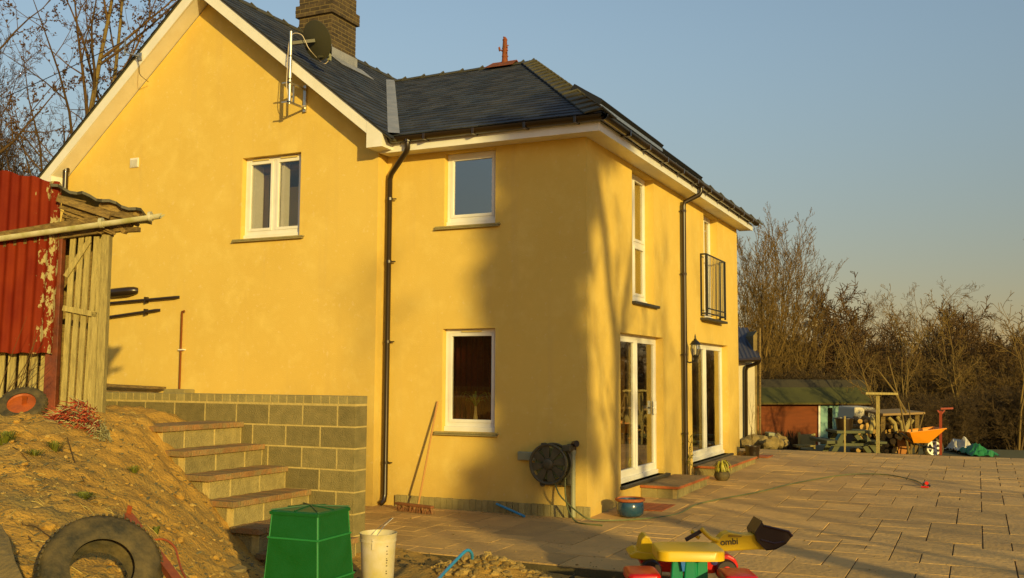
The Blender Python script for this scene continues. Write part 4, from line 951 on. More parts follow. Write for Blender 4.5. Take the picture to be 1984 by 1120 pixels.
for i, u in enumerate(np.arange(sp(113, 0).x, sp(174, 0).x, .078)):
    t = r_.uniform(-.008, .008); w_ = r_.uniform(.05, .058); mb = MB()
    mb.prism([(u, .03, sp(0, 782).z), (u+w_, .03, sp(0, 782).z), (u+w_+.035+t, .03, sp(0, 450).z), (u+.035+t, .03, sp(0, 450).z)], (0, .02, 0)); shpart('board', mb, M_OLDWOOD)
for i, u in enumerate(np.arange(sp(-250, 0).x, sp(72, 0).x, .112)):
    mb = MB(); mb.prism([(u, .05, sp(0, 784).z), (u+.075, .05, sp(0, 784).z), (u+.085, .05, 1.2), (u+.01, .05, 1.2)], (0, .02, 0)); shpart('board', mb, M_OLDWOOD)
mb = MB(); mb.bar(sp(113, 592, .005), sp(180, 605, .005), .03, .055, up=(0, 0, 1)); shpart('rail', mb, M_OLDWOOD); mb = MB().bar(sp(114, 530, .015), sp(158, 458, .015), .02, .05); shpart('brace', mb, M_OLDWOOD)
mb = MB(); a = sp(100, 785); b = sp(168, 830); mb.box((a.x, -.0, b.z-.15), (b.x, .03, a.z)); a = sp(-120, 785); b = sp(66, 830); mb.box((a.x, .02, b.z-.15), (b.x, .05, a.z)); shpart('base_board', mb, M_OLDWOOD)
mb = MB(); mb.box((-2.3, .5, -.1), (-.25, .54, 1.95)); mb.box((-2.3, .1, 1.9), (-.3, .5, 1.93)); shpart('back_wall', mb, M_DARKWOOD)
# right roof slope with rotten timber ends
mb = MB(); a = sp(88, 350, -.10); b = sp(268, 401, -.10); V = []; n = 14
for i in range(n+1):
    p = a.lerp(b, i/n)+Vector((0, 0, .018*sin(i*1.5)-.0))
    V += [(p.x, -.12+.02*sin(i*2.1), p.z), (p.x-.3, 1.0, p.z+.03), (p.x-.3, 1.0, p.z+.0), (p.x, -.12+.02*sin(i*2.1), p.z-.03)]
mb.add(V, [(4*i+j, 4*i+(j+1) % 4, 4*i+4+(j+1) % 4, 4*i+4+j) for i in range(n) for j in range(4)]+[(0, 1, 2, 3), (4*n, 4*n+1, 4*n+2, 4*n+3)]); shpart('roof_sheet', mb, M_RIDGE)
mb = MB(); r_ = random.Random(31)
for (x0, y0, x1, y1, wd, v) in ((100, 378, 205, 412, .07, -.06), (104, 392, 190, 420, .06, .0), (106, 405, 180, 430, .08, .03), (180, 385, 258, 410, .09, .0), (180, 402, 262, 418, .05, -.05), (100, 420, 200, 440, .1, .06), (185, 398, 225, 404, .12, .08)):
    mb.bar(sp(x0, y0, v), sp(x1, y1, v), .09, wd)
for i in range(40):
    x0 = r_.uniform(100, 180); y0 = 372+(x0-100)*.30+r_.uniform(0, 45); mb.bar(sp(x0, y0, -.05+r_.uniform(-.02, .03)), sp(x0+r_.uniform(25, 60), y0+r_.uniform(6, 22), -.03), .02, r_.uniform(.006, .016))
for i in range(10):
    x0 = r_.uniform(205, 235); mb.bar(sp(x0, 412+r_.uniform(0, 35), .0), sp(x0+r_.uniform(8, 30), 415+r_.uniform(0, 30), -.02), .06, r_.uniform(.02, .05))
mb.bar(sp(-240, 503, .0), sp(232, 430, .0), .06, .07); mb.bar(sp(-240, 494, -.05), sp(246, 408, -.04), .03, .10)
shpart('roof_timber', mb, M_DARKWOOD)
mb = MB(); p = sp(-240, 497, -.14); q = sp(303, 415, -.14)
r = .045; prof = [(cos(t)*r, sin(t)*r) for t in [pi+pi*i/10 for i in range(11)]]+[(cos(t)*(r-.006), sin(t)*(r-.006)) for t in [2*pi-pi*i/10 for i in range(11)]]
V = []
for c, dx_ in ((p, 0), (q, 0)):
    for a, b in prof: V.append((c.x+dx_+(.05*(b+.05)/.05 if c is q else 0), c.y+a, c.z+b*1.2+.03))
m_ = len(prof); mb.add(V, [(i, (i+1) % m_, (i+1) % m_+m_, i+m_) for i in range(m_)])
mb.lathe([(.053, 0), (.053, .035)], sp(189, 432, -.14)+Vector((0, 0, .02)), 14, rot=Matrix.Rotation(rad(84), 3, 'Y')); mb.lathe([(.052, 0), (.052, .03)], sp(284, 419, -.14)+Vector((0, 0, .02)), 14, rot=Matrix.Rotation(rad(84), 3, 'Y'))
shpart('gutter', mb, mat('old_white_gutter', (.58, .54, .40), .5, var=(.34, .32, .20), vs=5), smooth=True)
# brambles in front of the shed
mb = MB(); r_ = random.Random(14)
for i in range(12):
    a = ga(r_.uniform(-30, 60), 805, 9.6); e = at(r_.uniform(20, 115), r_.uniform(600, 760), 9.5); mid = a.lerp(e, .5)+Vector((0, 0, r_.uniform(.02, .12)))
    mb.tube(cat_curve([a, mid, e], 4), [.007*(1-.8*k/8) for k in range(9)], 4)
tag(mb.build('bramble', M_BARKD), 'thin bare bramble stems rising in front of the shed', 'bramble')
# wheel with an orange rim lying by the shed
def tyre(th, c, nrm, R, r, w_, m, rim=None, treads=40, depth=.012):
    P = Part(th); q = Vector((0, 0, 1)).rotation_difference(Vector(nrm).normalized()).to_matrix(); n = 56; prof = []
    for k in range(16):
        t = 2*pi*k/16; prof.append((R-r+r*abs(cos(t))**.6*(1 if cos(t) > 0 else -1)*1.0, w_/2*abs(sin(t))**.7*(1 if sin(t) > 0 else -1)))
    prof = [(a, b) for a, b in prof if a > R-r*1.75]
    V = []; Fc = []; m_ = len(prof); prof = sorted(prof, key=lambda p: math.atan2(p[1], p[0]-(R-r)))
    # open the inside of the ring
    for i in range(n):
        a = 2*pi*i/n
        for k, (rr, zz) in enumerate(prof):
            out = max(0, (rr-(R-r*.45))/(r*.45)); rk = rr+(depth*out*(1 if i % 2 else -1)); V.append(Vector(c)+q@Vector((rk*cos(a), rk*sin(a), zz)))
    for i in range(n):
        for k in range(m_-1): A = i*m_+k; B = ((i+1) % n)*m_+k; Fc.append((A, B, B+1, A+1))
    V2 = [Vector(c)+(p-Vector(c))*.97 for p in V]; mb = MB().add(V, Fc); mb.add(V2, Fc); P('tyre', mb, m, smooth=True)
    lug = MB()
    for i in range(treads):
        a = 2*pi*i/treads
        for s in (-1, 1):
            a2 = a+.05*s; A = Vector(((R+.0)*cos(a2), (R+.0)*sin(a2), s*w_*.08)); B = Vector(((R-.012)*cos(a2+.05), (R-.012)*sin(a2+.05), s*w_*.42)); lug.bar(Vector(c)+q@A, Vector(c)+q@B, .016, .009, up=q@Vector((cos(a2), sin(a2), 0)))
    P('tread_lugs', lug, m)
    return P, q
c = at(42, 800, 9.25); c.z = 1.60
th = thing('cart_wheel', 'small tyre with an orange metal rim lying against the shed boards', 'wheel', c); nrm = (-F*.62+Vector((0, 0, 1))*.66+RR*.12)
P, q = tyre(th, c, nrm, .215, .055, .085, M_RUBBER, treads=30)
P('rim', MB().lathe([(.001, .005), (.05, .008), (.13, .0), (.165, .03), (.17, .0), (.16, -.03), (.001, -.03)], c, 28, rot=q, cap=False), M_ORPAINT, smooth=True)
P('axle_plate', MB().bar(c+q@Vector((0, .02, -.01)), c+q@Vector((.02, .04, .12)), .04, .02), M_ORPAINT)
# bundle of red brush wood
mb = MB(); m2 = MB(); r_ = random.Random(17); c = ga(155, 832, 9.1)
for i in range(620):
    a = r_.uniform(-.24, .24); b = r_.uniform(-.10, .14); base = Vector((c.x, c.y, 0))+RH*a+FH*b; hh = .24*math.exp(-((a/.22)**2))*(1-.3*abs(b)/.14); base.z = H(base.x, base.y)+r_.uniform(.0, hh+.02)
    d = (RH*(a*1.1+r_.uniform(-.5, .35))-FH*.5+Vector((0, 0, r_.uniform(-.65, .35)))).normalized()*r_.uniform(.06, .14)
    (mb if (r_.random() < .66 and not a > .16) else m2).tube([base, base+d*.5+Vector((0, 0, .006)), base+d], [.0045, .004, .002], 3)
th = thing('brushwood_bundle', 'tangled bundle of red and grey cut stems on the bank by the shed', 'bundle', c); P = Part(th)
P('red_stems', mb, mat('red_stem', (.34, .05, .03), .8, isl=.35)); P('grey_stems', m2, mat('grey_stem', (.34, .31, .24), .8, isl=.3))
# big tyre in the foreground
c = at(193, 1112, 5.0)
th = thing('old_tyre', 'worn dusty black tyre lying half buried on the bank in the foreground', 'tyre', c)
tyre(th, c, -F*.62+Vector((0, 0, 1))*.55+RR*.42, .305, .094, .17, M_RUBBER, treads=60, depth=.002)
# red angle iron and wire
p, q_ = at(249, 995, 5.75), at(350, 1130, 4.9); th = thing('angle_iron', 'rusty orange angle iron lying across the right side of the tyre', 'metal bar', q_); P = Part(th)
mb = MB().bar(p, q_, .045, .006); mb.bar(p+Vector((.0, 0, -.018))-RR*.02, q_+Vector((0, 0, -.018))-RR*.02, .006, .04); mb.bar(p-Vector((0, 0, .0)), p+Vector((.01, 0, .045)), .03, .008, up=(0, 1, 0)); P('bar', mb, M_ORPAINT)
mb = MB().tube(cat_curve([at(290, 1047, 5.35), at(318, 1049, 5.35)+Vector((0, 0, .01)), at(338, 1060, 5.3), at(346, 1085, 5.2), at(352, 1105, 5.1), at(362, 1125, 5.0)]), .006, 6)
tag(mb.build('orange_wire', M_ORPAINT, smooth=True), 'bent orange wire lying on the bank right of the angle iron', 'wire')
mb = MB(); 
for pts in (((40, 985, 6), (45, 1010, 5.9), (60, 1035, 5.7), (75, 1060, 5.5)), ((45, 1000, 5.9), (70, 990, 5.9), (95, 995, 5.8), (115, 1010, 5.7)), ((130, 848, 8.6), (148, 880, 8.0), (165, 905, 7.6)), ((0, 885, 8), (30, 895, 7.8), (55, 905, 7.6))):
    mb.tube(cat_curve([ga(*p)+Vector((0, 0, .015)) for p in pts]), .004, 4)
tag(mb.build('dead_stems', M_BARKD), 'thin dry bramble stems trailing over the bank near the tyre', kind='stuff')
# broken slab bottom left
p = [at(-60, 1000, 4.9), at(0, 1012, 4.9), at(18, 1040, 4.75), at(30, 1085, 4.55), at(48, 1125, 4.4), at(-60, 1140, 4.4)]
mb = MB().prism([v+Vector((0, 0, .0)) for v in p], (0, 0, -.03)); tag(mb.build('broken_slab', M_STONE, bevel=.006), 'pale broken slab at the bottom left edge beside the tyre', 'slab')
# slate shards and straw on the bank
mb = MB(); r_ = random.Random(71)
for i in range(2600):
    x, y = r_.uniform(-4.2, 1.4), r_.uniform(-9.7, -5.2)
    if H(x, y) < .08: continue
    r = .006+.022*r_.random()**3; a = r_.uniform(0, 3.1); c_ = Vector((x, y, H(x, y)+.004)); t1 = Vector((cos(a), sin(a), r_.uniform(-.3, .5)))*r; t2 = Vector((-sin(a), cos(a), r_.uniform(-.3, .3)))*r*.6
    mb.add([c_-t1-t2, c_+t1-t2*.6, c_+t1*.7+t2, c_-t1+t2*.8, c_-t1-t2+Vector((0, 0, .006)), c_+t1-t2*.6+Vector((0, 0, .006)), c_+t1*.7+t2+Vector((0, 0, .006)), c_-t1+t2*.8+Vector((0, 0, .006))], ((0, 1, 2, 3), (4, 5, 6, 7), (0, 1, 5, 4), (1, 2, 6, 5), (2, 3, 7, 6), (3, 0, 4, 7)))
tag(mb.build('slate_chips', mat('grey_shale', (.13, .11, .085), .9, isl=.4)), 'grey shale chips scattered through the earth bank', kind='stuff')
mb = MB()
for i in range(1500):
    x, y = r_.uniform(-4.2, 1.2), r_.uniform(-9.6, -4.6)
    if H(x, y) < .3 or (y > -5.15 and x > -2.7): continue
    if fbm(x, y, 1.1, 2, 15) < -.1: continue
    a = r_.uniform(0, 6.28); L_ = r_.uniform(.03, .10); b = Vector((x, y, H(x, y)+.004)); x2, y2 = x+cos(a)*L_, y+sin(a)*L_; mb.tube([b, Vector(((x+x2)/2, (y+y2)/2, H((x+x2)/2, (y+y2)/2)+.012)), Vector((x2, y2, H(x2, y2)+.004))], .0016, 3)
tag(mb.build('dry_straw', mat('straw', (.46, .36, .17), .9, isl=.35)), 'dry straw and roots strewn over the bank', kind='stuff')
# weeds
def tuft(c, n, hgt, spread, rnd, m, label, broad=False):
    mb = MB()
    for i in range(n):
        a = rnd.uniform(0, 6.28); d = Vector((cos(a), sin(a), 0)); s = spread*rnd.uniform(.2, 1); b = Vector(c)+d*s*.3; h = hgt*rnd.uniform(.5, 1); w_ = Vector((-d.y, d.x, 0))*(.008 if broad else .0035)
        pts = [b, b+d*s*.5+Vector((0, 0, h)), b+d*s+Vector((0, 0, h*.75))]; vs = [p+w_*k*s2 for p, k in zip(pts, (.5, 1, .15)) for s2 in (-1, 1)]; mb.add(vs, ((0, 1, 3, 2), (2, 3, 5, 4)))
    tag(mb.build('weed', m), label, 'weed')
r_ = random.Random(44)
tuft(ga(163, 925, 7.0), 130, .05, .10, r_, M_LEAF, 'round leafy green weed halfway down the bank', True)
tuft(ga(108, 862, 8.2), 90, .09, .10, r_, M_LEAF, 'small grassy tuft on the bank below the wheel')
tuft(ga(8, 875, 8.0), 120, .12, .16, r_, M_LEAF, 'grass tuft at the far left of the bank')
tuft(ga(262, 852, 8.6), 50, .07, .08, r_, M_LEAF, 'sparse weed on the bank top beside the first step')
tuft(ga(307, 912, 7.4), 40, .08, .03, r_, M_LEAF, 'tiny upright seedling on the bank below the steps', True)
tuft(ga(68, 895, 7.8), 60, .05, .12, r_, M_LEAF, 'low patch of weeds on the left of the bank')
# clods and stones
def scatter(n, region, rmin, rmax, rnd, sub=0, pw=3, cond=None):
    mb = MB(); k = 0
    while k < n:
        x, y = rnd.uniform(region[0], region[1]), rnd.uniform(region[2], region[3])
        if cond and not cond(x, y): continue
        r = rmin+(rmax-rmin)*rnd.random()**pw; mb.rock((x, y, H(x, y)+r*.15), r, 1, rnd.uniform(.6, 1), rnd.uniform(.4, .8), rnd, sub); k += 1
    return mb
okb = lambda x, y: H(x, y) > .05 and not (x < -1 and y > -5.0) and y > -9.8
mb = scatter(5200, (-4.2, 1.6, -9.6, -4.0), .004, .03, random.Random(1), 1, 5, okb); o = mb.build('earth_clods', M_DIRTCLOD); tag(o, 'loose clods and small stones over the bank', kind='stuff')
heap = lambda x, y: ((x-.62)/.60)**2+((y+4.15)/.42)**2 < 1
mb = scatter(420, (-.2, 1.4, -4.7, -3.6), .01, .06, random.Random(2), 1, 2.5, heap); o = mb.build('rubble_heap', M_DIRTCLOD); tag(o, 'heap of broken clods and rubble at the edge of the paving', kind='stuff')
mb = scatter(700, (-.9, 4.5, -5.6, -3.3), .008, .04, random.Random(3), 1, 2.5, lambda x, y: not heap(x, y) and y < -3.25); o = mb.build('dark_gravel', M_DARKSOIL); tag(o, 'dark soil and gravel between the toys and the paving edge', kind='stuff')
mb = MB(); r_ = random.Random(12)
for i in range(520):
    x = r_.uniform(-3.2, 4.5); y = -3.15+3.0*r_.random()**2.5; r = .003+.012*r_.random()**4; mb.rock((x, y, r*.4), r, 1, r_.uniform(.6, 1), .6, r_, 0)
for i in range(160):
    x = r_.uniform(-3.1, -.1); y = -.06-.35*r_.random()**2; r = .003+.010*r_.random()**3; mb.rock((x, y, r*.4), r, 1, r_.uniform(.6, 1), .6, r_, 0)
tag(mb.build('grit', M_DIRTCLOD), 'grit and crumbs of earth trodden onto the paving', kind='stuff')
mb = scatter(170, (-3.8, 1.2, -9.4, -5.2), .025, .075, random.Random(9), 1, 2.5, okb); tag(mb.build('larger_clods', M_DIRT), 'larger half buried clods in the bank', kind='stuff')
for i, (px, py, d, r, s) in enumerate(((480, 1082, 7.6, .14, 'flat grey stone in the shade of the compost bin'), (455, 1045, 8.0, .09, 'small stone at the shaded foot of the steps'), (405, 1055, 7.3, .06, 'pale flat stone on the sunny bank near the bin'), (98, 810, 8.9, .05, 'little stone on the bank by the red post'))):
    p = ga(px, py, d); tag(MB().rock(p, r, 1.3, .9, .45, random.Random(50+i), 2).build('stone', M_STONE), s, 'stone')
# ------------------------------------------------------------------ compost bin
A = at(617, 995, 7.2); zt_ = .895; base = Vector((A.x, A.y, zt_)); thn = rad(23); u1 = -RH*cos(thn)+FH*sin(thn); u2 = RH*sin(thn)+FH*cos(thn); s0 = .432
cc = base+u1*s0/2+u2*s0/2; th = thing('compost_bin', 'green plastic compost bin with a flat ribbed lid standing on the soil', 'compost bin', (cc.x, cc.y, .06)); P = Part(th)
def ring(s, z): return [Vector((cc.x, cc.y, z))+u1*a*s/2+u2*b*s/2 for a, b in ((-1, -1), (1, -1), (1, 1), (-1, 1))]
def frus(mb, rings):
    for (s0_, z0), (s1_, z1) in zip(rings, rings[1:]):
        a = ring(s0_, z0); b = ring(s1_, z1); mb.add(a+b, [(i, (i+1) % 4, (i+1) % 4+4, i+4) for i in range(4)])
    return mb
sl_ = lambda z: .432+(.895-z)*.11
mb = frus(MB(), [(sl_(z)+e, z) for z, e in ((.06, .012), (.12, .012), (.121, 0), (.40, 0), (.402, -.012), (.70, -.012), (.702, -.02), (.875, -.022))])
P('body', mb, M_GREENP, bevel=.012)
mb = frus(MB(), [(sl_(.875)+.0, .868), (sl_(.875)+.002, .89), (.40, .900), (.12, .915), (.02, .917)]); P('lid', mb, M_GREENP, bevel=.006)
mb = MB(); ctr = Vector((cc.x, cc.y, .922))
for k in range(4):
    e = ring(.42, .902)[k]; mb.bar(ctr, e, .012, .008); e2 = (ring(.41, .902)[k]+ring(.41, .902)[(k+1) % 4])/2; mb.bar(ctr, e2, .012, .008)
P('lid_rib', mb, mat('green_rib', (.004, .075, .018), .5))
e = [ring(sl_(z)-.0, z)[0] for z in (.12, .40, .70, .87)]; mb = MB()
for z in (.401, .701):
    rg = ring(sl_(z)+.004-(.012 if z > .5 else 0), z)
    for k in range(4): mb.bar(rg[k], rg[(k+1) % 4], .006, .012)
for k in range(4): mb.tube([ring(sl_(.88)-.035, .88)[k], ring(sl_(.14)-.02, .14)[k]], .009, 6)
P('edge_seam', mb, mat('green_seam', (.02, .20, .05), .4))
# bucket
bc = at(732, 1100, 8.6); bx_, by_ = bc.x, bc.y; bz = .125
th = thing('bucket', 'dirty white plastic bucket with measuring marks between the bin and the rubble', 'bucket', (bx_, by_, bz)); P = Part(th)
P('body', MB().lathe([(.001, 0), (.132, 0), (.137, .01), (.152, .34), (.158, .342), (.158, .362), (.154, .364), (.163, .405), (.166, .412), (.160, .414), (.15, .36), (.13, .02), (.001, .015)], (bx_, by_, bz), 40, cap=False), M_BUCKET, smooth=True)
hp = [Vector((bx_, by_, bz+.385))+RH*.165*cos(t)+(FH*.75+Vector((0, 0, .5))).normalized()*.165*sin(t) for t in np.linspace(0, pi, 16)]
P('handle', MB().tube([(bx_-RH.x*.03-FH.x*.165, by_-RH.y*.03-FH.y*.165, bz+.36), Vector((bx_, by_, bz+.47))+RH*.05, Vector((bx_, by_, bz+.53))+RH*.12+FH*.05, Vector((bx_, by_, bz+.52))+RH*.10+FH*.12, Vector((bx_, by_, bz+.42))+FH*.16-RH*.03], .003, 6), M_STEEL)
mb = MB(); mb.box(Vector((-.012, -.004, 0)), Vector((.012, .004, .09)))
mb.v = [tuple(Vector((bx_, by_, bz+.29))-FH*.156-RH*.02+RH*v[0]+FH*v[1]+Vector((0, 0, v[2]))) for v in mb.v]; P('handle_lug', mb, M_BUCKET)
def bkt(ang, z, r): return Vector((bx_, by_, bz+z))+(-FH*cos(ang)+RH*sin(ang))*r
mb = MB(); r_ = random.Random(6)
for z, w_ in ((.31, .02), (.27, .012), (.245, .02), (.205, .012), (.19, .02), (.17, .016), (.145, .02), (.10, .015), (.08, .02)):
    rr = .137+.015*z/.34+.0015
    mb.add([bkt(.62, z, rr), bkt(.62+w_*5, z, rr), bkt(.62+w_*5, z+.008, rr+.0003), bkt(.62, z+.008, rr+.0003)], ((0, 1, 2, 3),))
P('measuring_mark', mb, M_BLACK)
# blue hose in the foreground
mb = MB().tube(cat_curve([at(838, 1135, 7.7), at(862, 1108, 8.1), at(885, 1084, 8.4), at(902, 1068, 8.55), at(909, 1067, 8.6), at(914, 1073, 8.65), at(915, 1082, 8.7)]), .014, 10)
tag(mb.build('blue_pipe', M_BLUE, smooth=True), 'bent blue water pipe sticking up out of the rubble', 'pipe')
# ------------------------------------------------------------------ toys
def rpoly(cx, cy, hx, hy, r, z, n=6):
    out = []
    for qx, qy, a0 in ((1, 1, 0), (-1, 1, 90), (-1, -1, 180), (1, -1, 270)):
        for i in range(n+1):
            a = rad(a0+90*i/n); out.append(Vector((cx, cy, z))+RH*((hx-r)*qx+r*cos(a))+FH*((hy-r)*qy+r*sin(a)))
    return out
tc = Vector((2.50, -4.16, 0)); th = thing('toy_picnic_table', 'childs plastic picnic table with yellow top, green legs and red benches', 'toy table', tc); P = Part(th)
def slab(mb, c, hx, hy, r, z0, z1, rt=.02):
    a = rpoly(c.x, c.y, hx, hy, r, z0); b = rpoly(c.x, c.y, hx, hy, r, z1-rt*.6); d = rpoly(c.x, c.y, hx-rt*.3, hy-rt*.3, r, z1-rt*.2); e = rpoly(c.x, c.y, hx-rt, hy-rt, r, z1); n = len(a)
    return mb.add(a+b+d+e, [(i+n*k, (i+1) % n+n*k, (i+1) % n+n*k+n, i+n*k+n) for k in range(3) for i in range(n)]+[tuple(range(n))[::-1], tuple(range(3*n, 4*n))])
P('table_top', slab(MB(), tc, .285, .25, .10, .365, .45, .02), M_TOYY, smooth=True)
mb = MB()
for u0, v0 in ((-.12, -.19), (-.01, -.19), (.06, .12), (.15, .12)):
    o_ = tc+RH*u0+FH*v0; q1 = [o_-RH*.04+Vector((0, 0, .37)), o_+RH*.045+Vector((0, 0, .37)), o_+RH*.055+Vector((0, 0, .0)), o_-RH*.07]; P('leg', MB().prism(q1, FH*.06), M_TOYG, bevel=.012)
for s in (-1, 1):
    bc_ = tc+RH*(.40*s)-FH*(.05 if s < 0 else .12); P('bench', slab(MB(), bc_, .14, .21, .05, .19, .26, .03), M_TOYR, smooth=True)
    P('bench_bracket', MB().prism([tc+RH*.1*s-FH*.16+Vector((0, 0, .02)), tc+RH*.4*s-FH*.16+Vector((0, 0, .1)), tc+RH*.4*s-FH*.16+Vector((0, 0, .16)), tc+RH*.1*s-FH*.16+Vector((0, 0, .16))], FH*.1), M_TOYG, bevel=.01)
o_ = tc-RH*.085-FH*.232; P('clip', MB().prism([o_+RH*-.015+Vector((0, 0, .37)), o_+RH*.03+Vector((0, 0, .37)), o_+RH*.02+Vector((0, 0, .28)), o_+Vector((-.0, 0, .28))], FH*.03), M_TOYB, bevel=.005)
# ride on digger
D = 9.0; dg = at(1340, 1085, D); th = thing('toy_digger', 'ride on toy digger with a yellow boom, red wheels and a dark bucket', 'toy digger', (dg.x, dg.y, 0)); P = Part(th)
def fp(*pts, d=D): return [at(x, y, d) for x, y in pts]
P('seat', MB().prism(fp((1219, 1074), (1232, 1067), (1262, 1070), (1284, 1076), (1290, 1080), (1287, 1087), (1272, 1089), (1222, 1082)), FH*.32), M_TOYY, bevel=.014)
P('backrest', MB().prism(fp((1238, 1072), (1243, 1046), (1250, 1038), (1258, 1040), (1264, 1050), (1266, 1073)), FH*.26), M_TOYY, bevel=.014)
bo = P('boom', MB().prism(fp((1392, 1045), (1401, 1035), (1412, 1031), (1440, 1036), (1462, 1035), (1470, 1045), (1485, 1066), (1470, 1065), (1402, 1069), (1390, 1086), (1380, 1080), (1382, 1056)), FH*.15), M_TOYY, bevel=.012)
P('boom_recess_shade', MB().prism(fp((1412, 1036), (1438, 1038), (1436, 1041), (1410, 1041), d=D-.004), FH*.01), mat('recess_shade_yellow', (.35, .2, .015), .5), parent=bo)  # strip stands proud of the boom; recess shade is put into its darker yellow
o0 = at(1396, 1056.5, D-.006); ex = (at(1440, 1055, D)-at(1396, 1058, D)).normalized(); up_ = Vector((0, 0, 1)); up_ = (up_-ex*up_.dot(ex)).normalized(); nz = ex.cross(up_)
mw = Matrix(((ex.x, up_.x, nz.x, o0.x-dg.x), (ex.y, up_.y, nz.y, o0.y-dg.y), (ex.z, up_.z, nz.z, o0.z), (0, 0, 0, 1)))
text_mesh('lettering', 'ombi', .08, .002, M_TOYK, bo, mw)
P('lever', MB().tube(fp((1359, 1024), (1366, 1032), (1377, 1042), (1392, 1047)), .022, 8), M_TOYY, smooth=True)
P('lever', MB().tube([v+FH*.12 for v in fp((1345, 1033), (1352, 1040), (1360, 1046))], .02, 8), M_TOYY, smooth=True)
P('ram', MB().bar(at(1328, 1046, D+.1), at(1360, 1028, D+.1), .035, .035), M_TOYK, bevel=.005)
ol = [(1463, 1034), (1477, 1012), (1481, 1018), (1528, 1029), (1535, 1039), (1523, 1054), (1503, 1065), (1485, 1067), (1468, 1050)]
bk = P('bucket', MB().prism(fp(*ol, d=D-.06), FH*.012), M_TOYK, bevel=.004); P('bucket_side', MB().prism(fp(*ol, d=D+.26), FH*.012), M_TOYK, parent=bk, bevel=.004)
P('bucket_rim', MB().tube(fp((1481, 1019), (1528, 1030), (1535, 1039), d=D-.065), .012, 6), mat('dark_rim', (.035, .012, .02), .35), parent=bk); P('bucket_rib', MB().tube(fp((1474, 1046), (1500, 1053), (1520, 1050), d=D-.062), .01, 6), MATS['dark_rim'], parent=bk)
mb = MB(); pr_ = fp(*[ol[i] for i in (1, 0, 8, 7, 6, 5, 4)], d=D-.06)
for a, b in zip(pr_, pr_[1:]): mb.add([a, b, b+FH*.32, a+FH*.32, a+UU*.012, b+UU*.012, b+UU*.012+FH*.32, a+UU*.012+FH*.32], ((0, 1, 2, 3), (4, 5, 6, 7), (0, 1, 5, 4), (2, 3, 7, 6)))
P('bucket_pan', mb, M_TOYK, parent=bk)
P('chassis', MB().prism(fp((1240, 1088), (1390, 1084), (1400, 1100), (1385, 1112), (1250, 1108)), FH*.28), M_TOYR, bevel=.02)
P('mudguard', MB().prism(fp((1386, 1112), (1388, 1090), (1396, 1078), (1410, 1074), (1425, 1082), (1432, 1096), (1430, 1104), (1422, 1104), (1414, 1096), (1404, 1094), (1398, 1102), (1396, 1112)), FH*.34), M_TOYR, bevel=.02)
RXf = Vector((0, 0, 1)).rotation_difference(FH).to_matrix()
for px in (1262, 1408):
    wh = P('wheel', MB().lathe([(.03, -.02), (.085, -.02), (.098, .0), (.098, .06), (.085, .08), (.03, .08)], at(px, 1106, D-.06), 24, rot=RXf), M_TOYK, smooth=True)
    P('hub', MB().lathe([(.001, -.03), (.04, -.028), (.045, -.015)], at(px, 1106, D-.06), 18, rot=RXf), M_TOYR, parent=wh, smooth=True)
P('knob', MB().lathe([(.001, 0), (.03, .01), (.035, .03), (.03, .05), (.001, .06)], at(1385, 1089, D-.28), 14, rot=RXf), mat('blue_knob', (.05, .05, .2), .3), smooth=True)
# ------------------------------------------------------------------ far end of the terrace
def zf(x, y): return float(hfar(np.array(float(x)), np.array(float(y))))
def fa(px, py, d, v=0): return at(px, py, d)+FH*v
# green roofed garden shed
D = 36.0; g0 = fa(1550, 878, D); th = thing('garden_shed', 'long brown garden shed with a green felt roof and a turquoise door', 'shed', (g0.x, g0.y, zf(g0.x, g0.y))); P = Part(th)
M_SHEDW = mat('brown_shed_wall', (.20, .045, .008), .85, var=(.15, .035, .006), vs=1.5, bump=.2, stretch=(1, 1, 6))
M_GREENROOF = mat('green_felt', (.07, .068, .018), .95, var=(.055, .055, .016), vs=1, bump=.3)
M_GREYROOF = mat('dark_felt', (.045, .036, .028), .95, bump=.3)
M_TURQ = mat('turquoise_paint', (.19, .36, .30), .5)
def pr(mb, pts, d, th_, v=0): return mb.prism([at(x, y, d)+FH*v for x, y in pts], FH*th_)
P('wall', pr(MB(), [(1468, 783), (1637, 783), (1637, 930), (1468, 930)], D, 3), M_SHEDW)
mb = MB(); e0, e1 = at(1464, 779, D)-FH*.35, at(1702, 779, D)-FH*.35; m0, m1 = at(1467, 751, D)+FH*.6, at(1696, 751, D)+FH*.6; t0, t1 = at(1468, 735, D)+FH*.95, at(1694, 736, D)+FH*.95
rf = P('roof', MB().prism([e0, e1, m1, m0], (0, 0, -.05)), M_GREENROOF); P('upper_roof', MB().prism([m0, m1, t1, t0], (0, 0, -.05)), M_GREYROOF, parent=rf)
P('fascia', pr(MB(), [(1464, 780), (1700, 780), (1700, 783), (1464, 783)], D, .03, -.34), M_DARKWOOD)
P('roof_post', pr(MB(), [(1696, 780), (1700, 780), (1700, 930), (1696, 930)], D, .1), M_DARKWOOD)
dr = P('door', pr(MB(), [(1589, 786), (1630, 786), (1630, 905), (1589, 905)], D, .04, -.05), M_TURQ); P('door_pane', pr(MB(), [(1603, 790), (1612, 790), (1612, 851), (1603, 851)], D, .01, -.062), mat('dark_pane', (.02, .015, .01), .15), parent=dr)
P('door_frame', pr(pr(MB(), [(1585, 784), (1588.5, 784), (1588.5, 905), (1585, 905)], D, .05, -.06), [(1630.5, 784), (1633, 784), (1633, 905), (1630.5, 905)], D, .05, -.06), M_WHITE)
P('corner_board', pr(MB(), [(1464, 783), (1469, 783), (1469, 905), (1464, 905)], D, .1, -.05), mat('orange_post', (.45, .17, .05), .7))
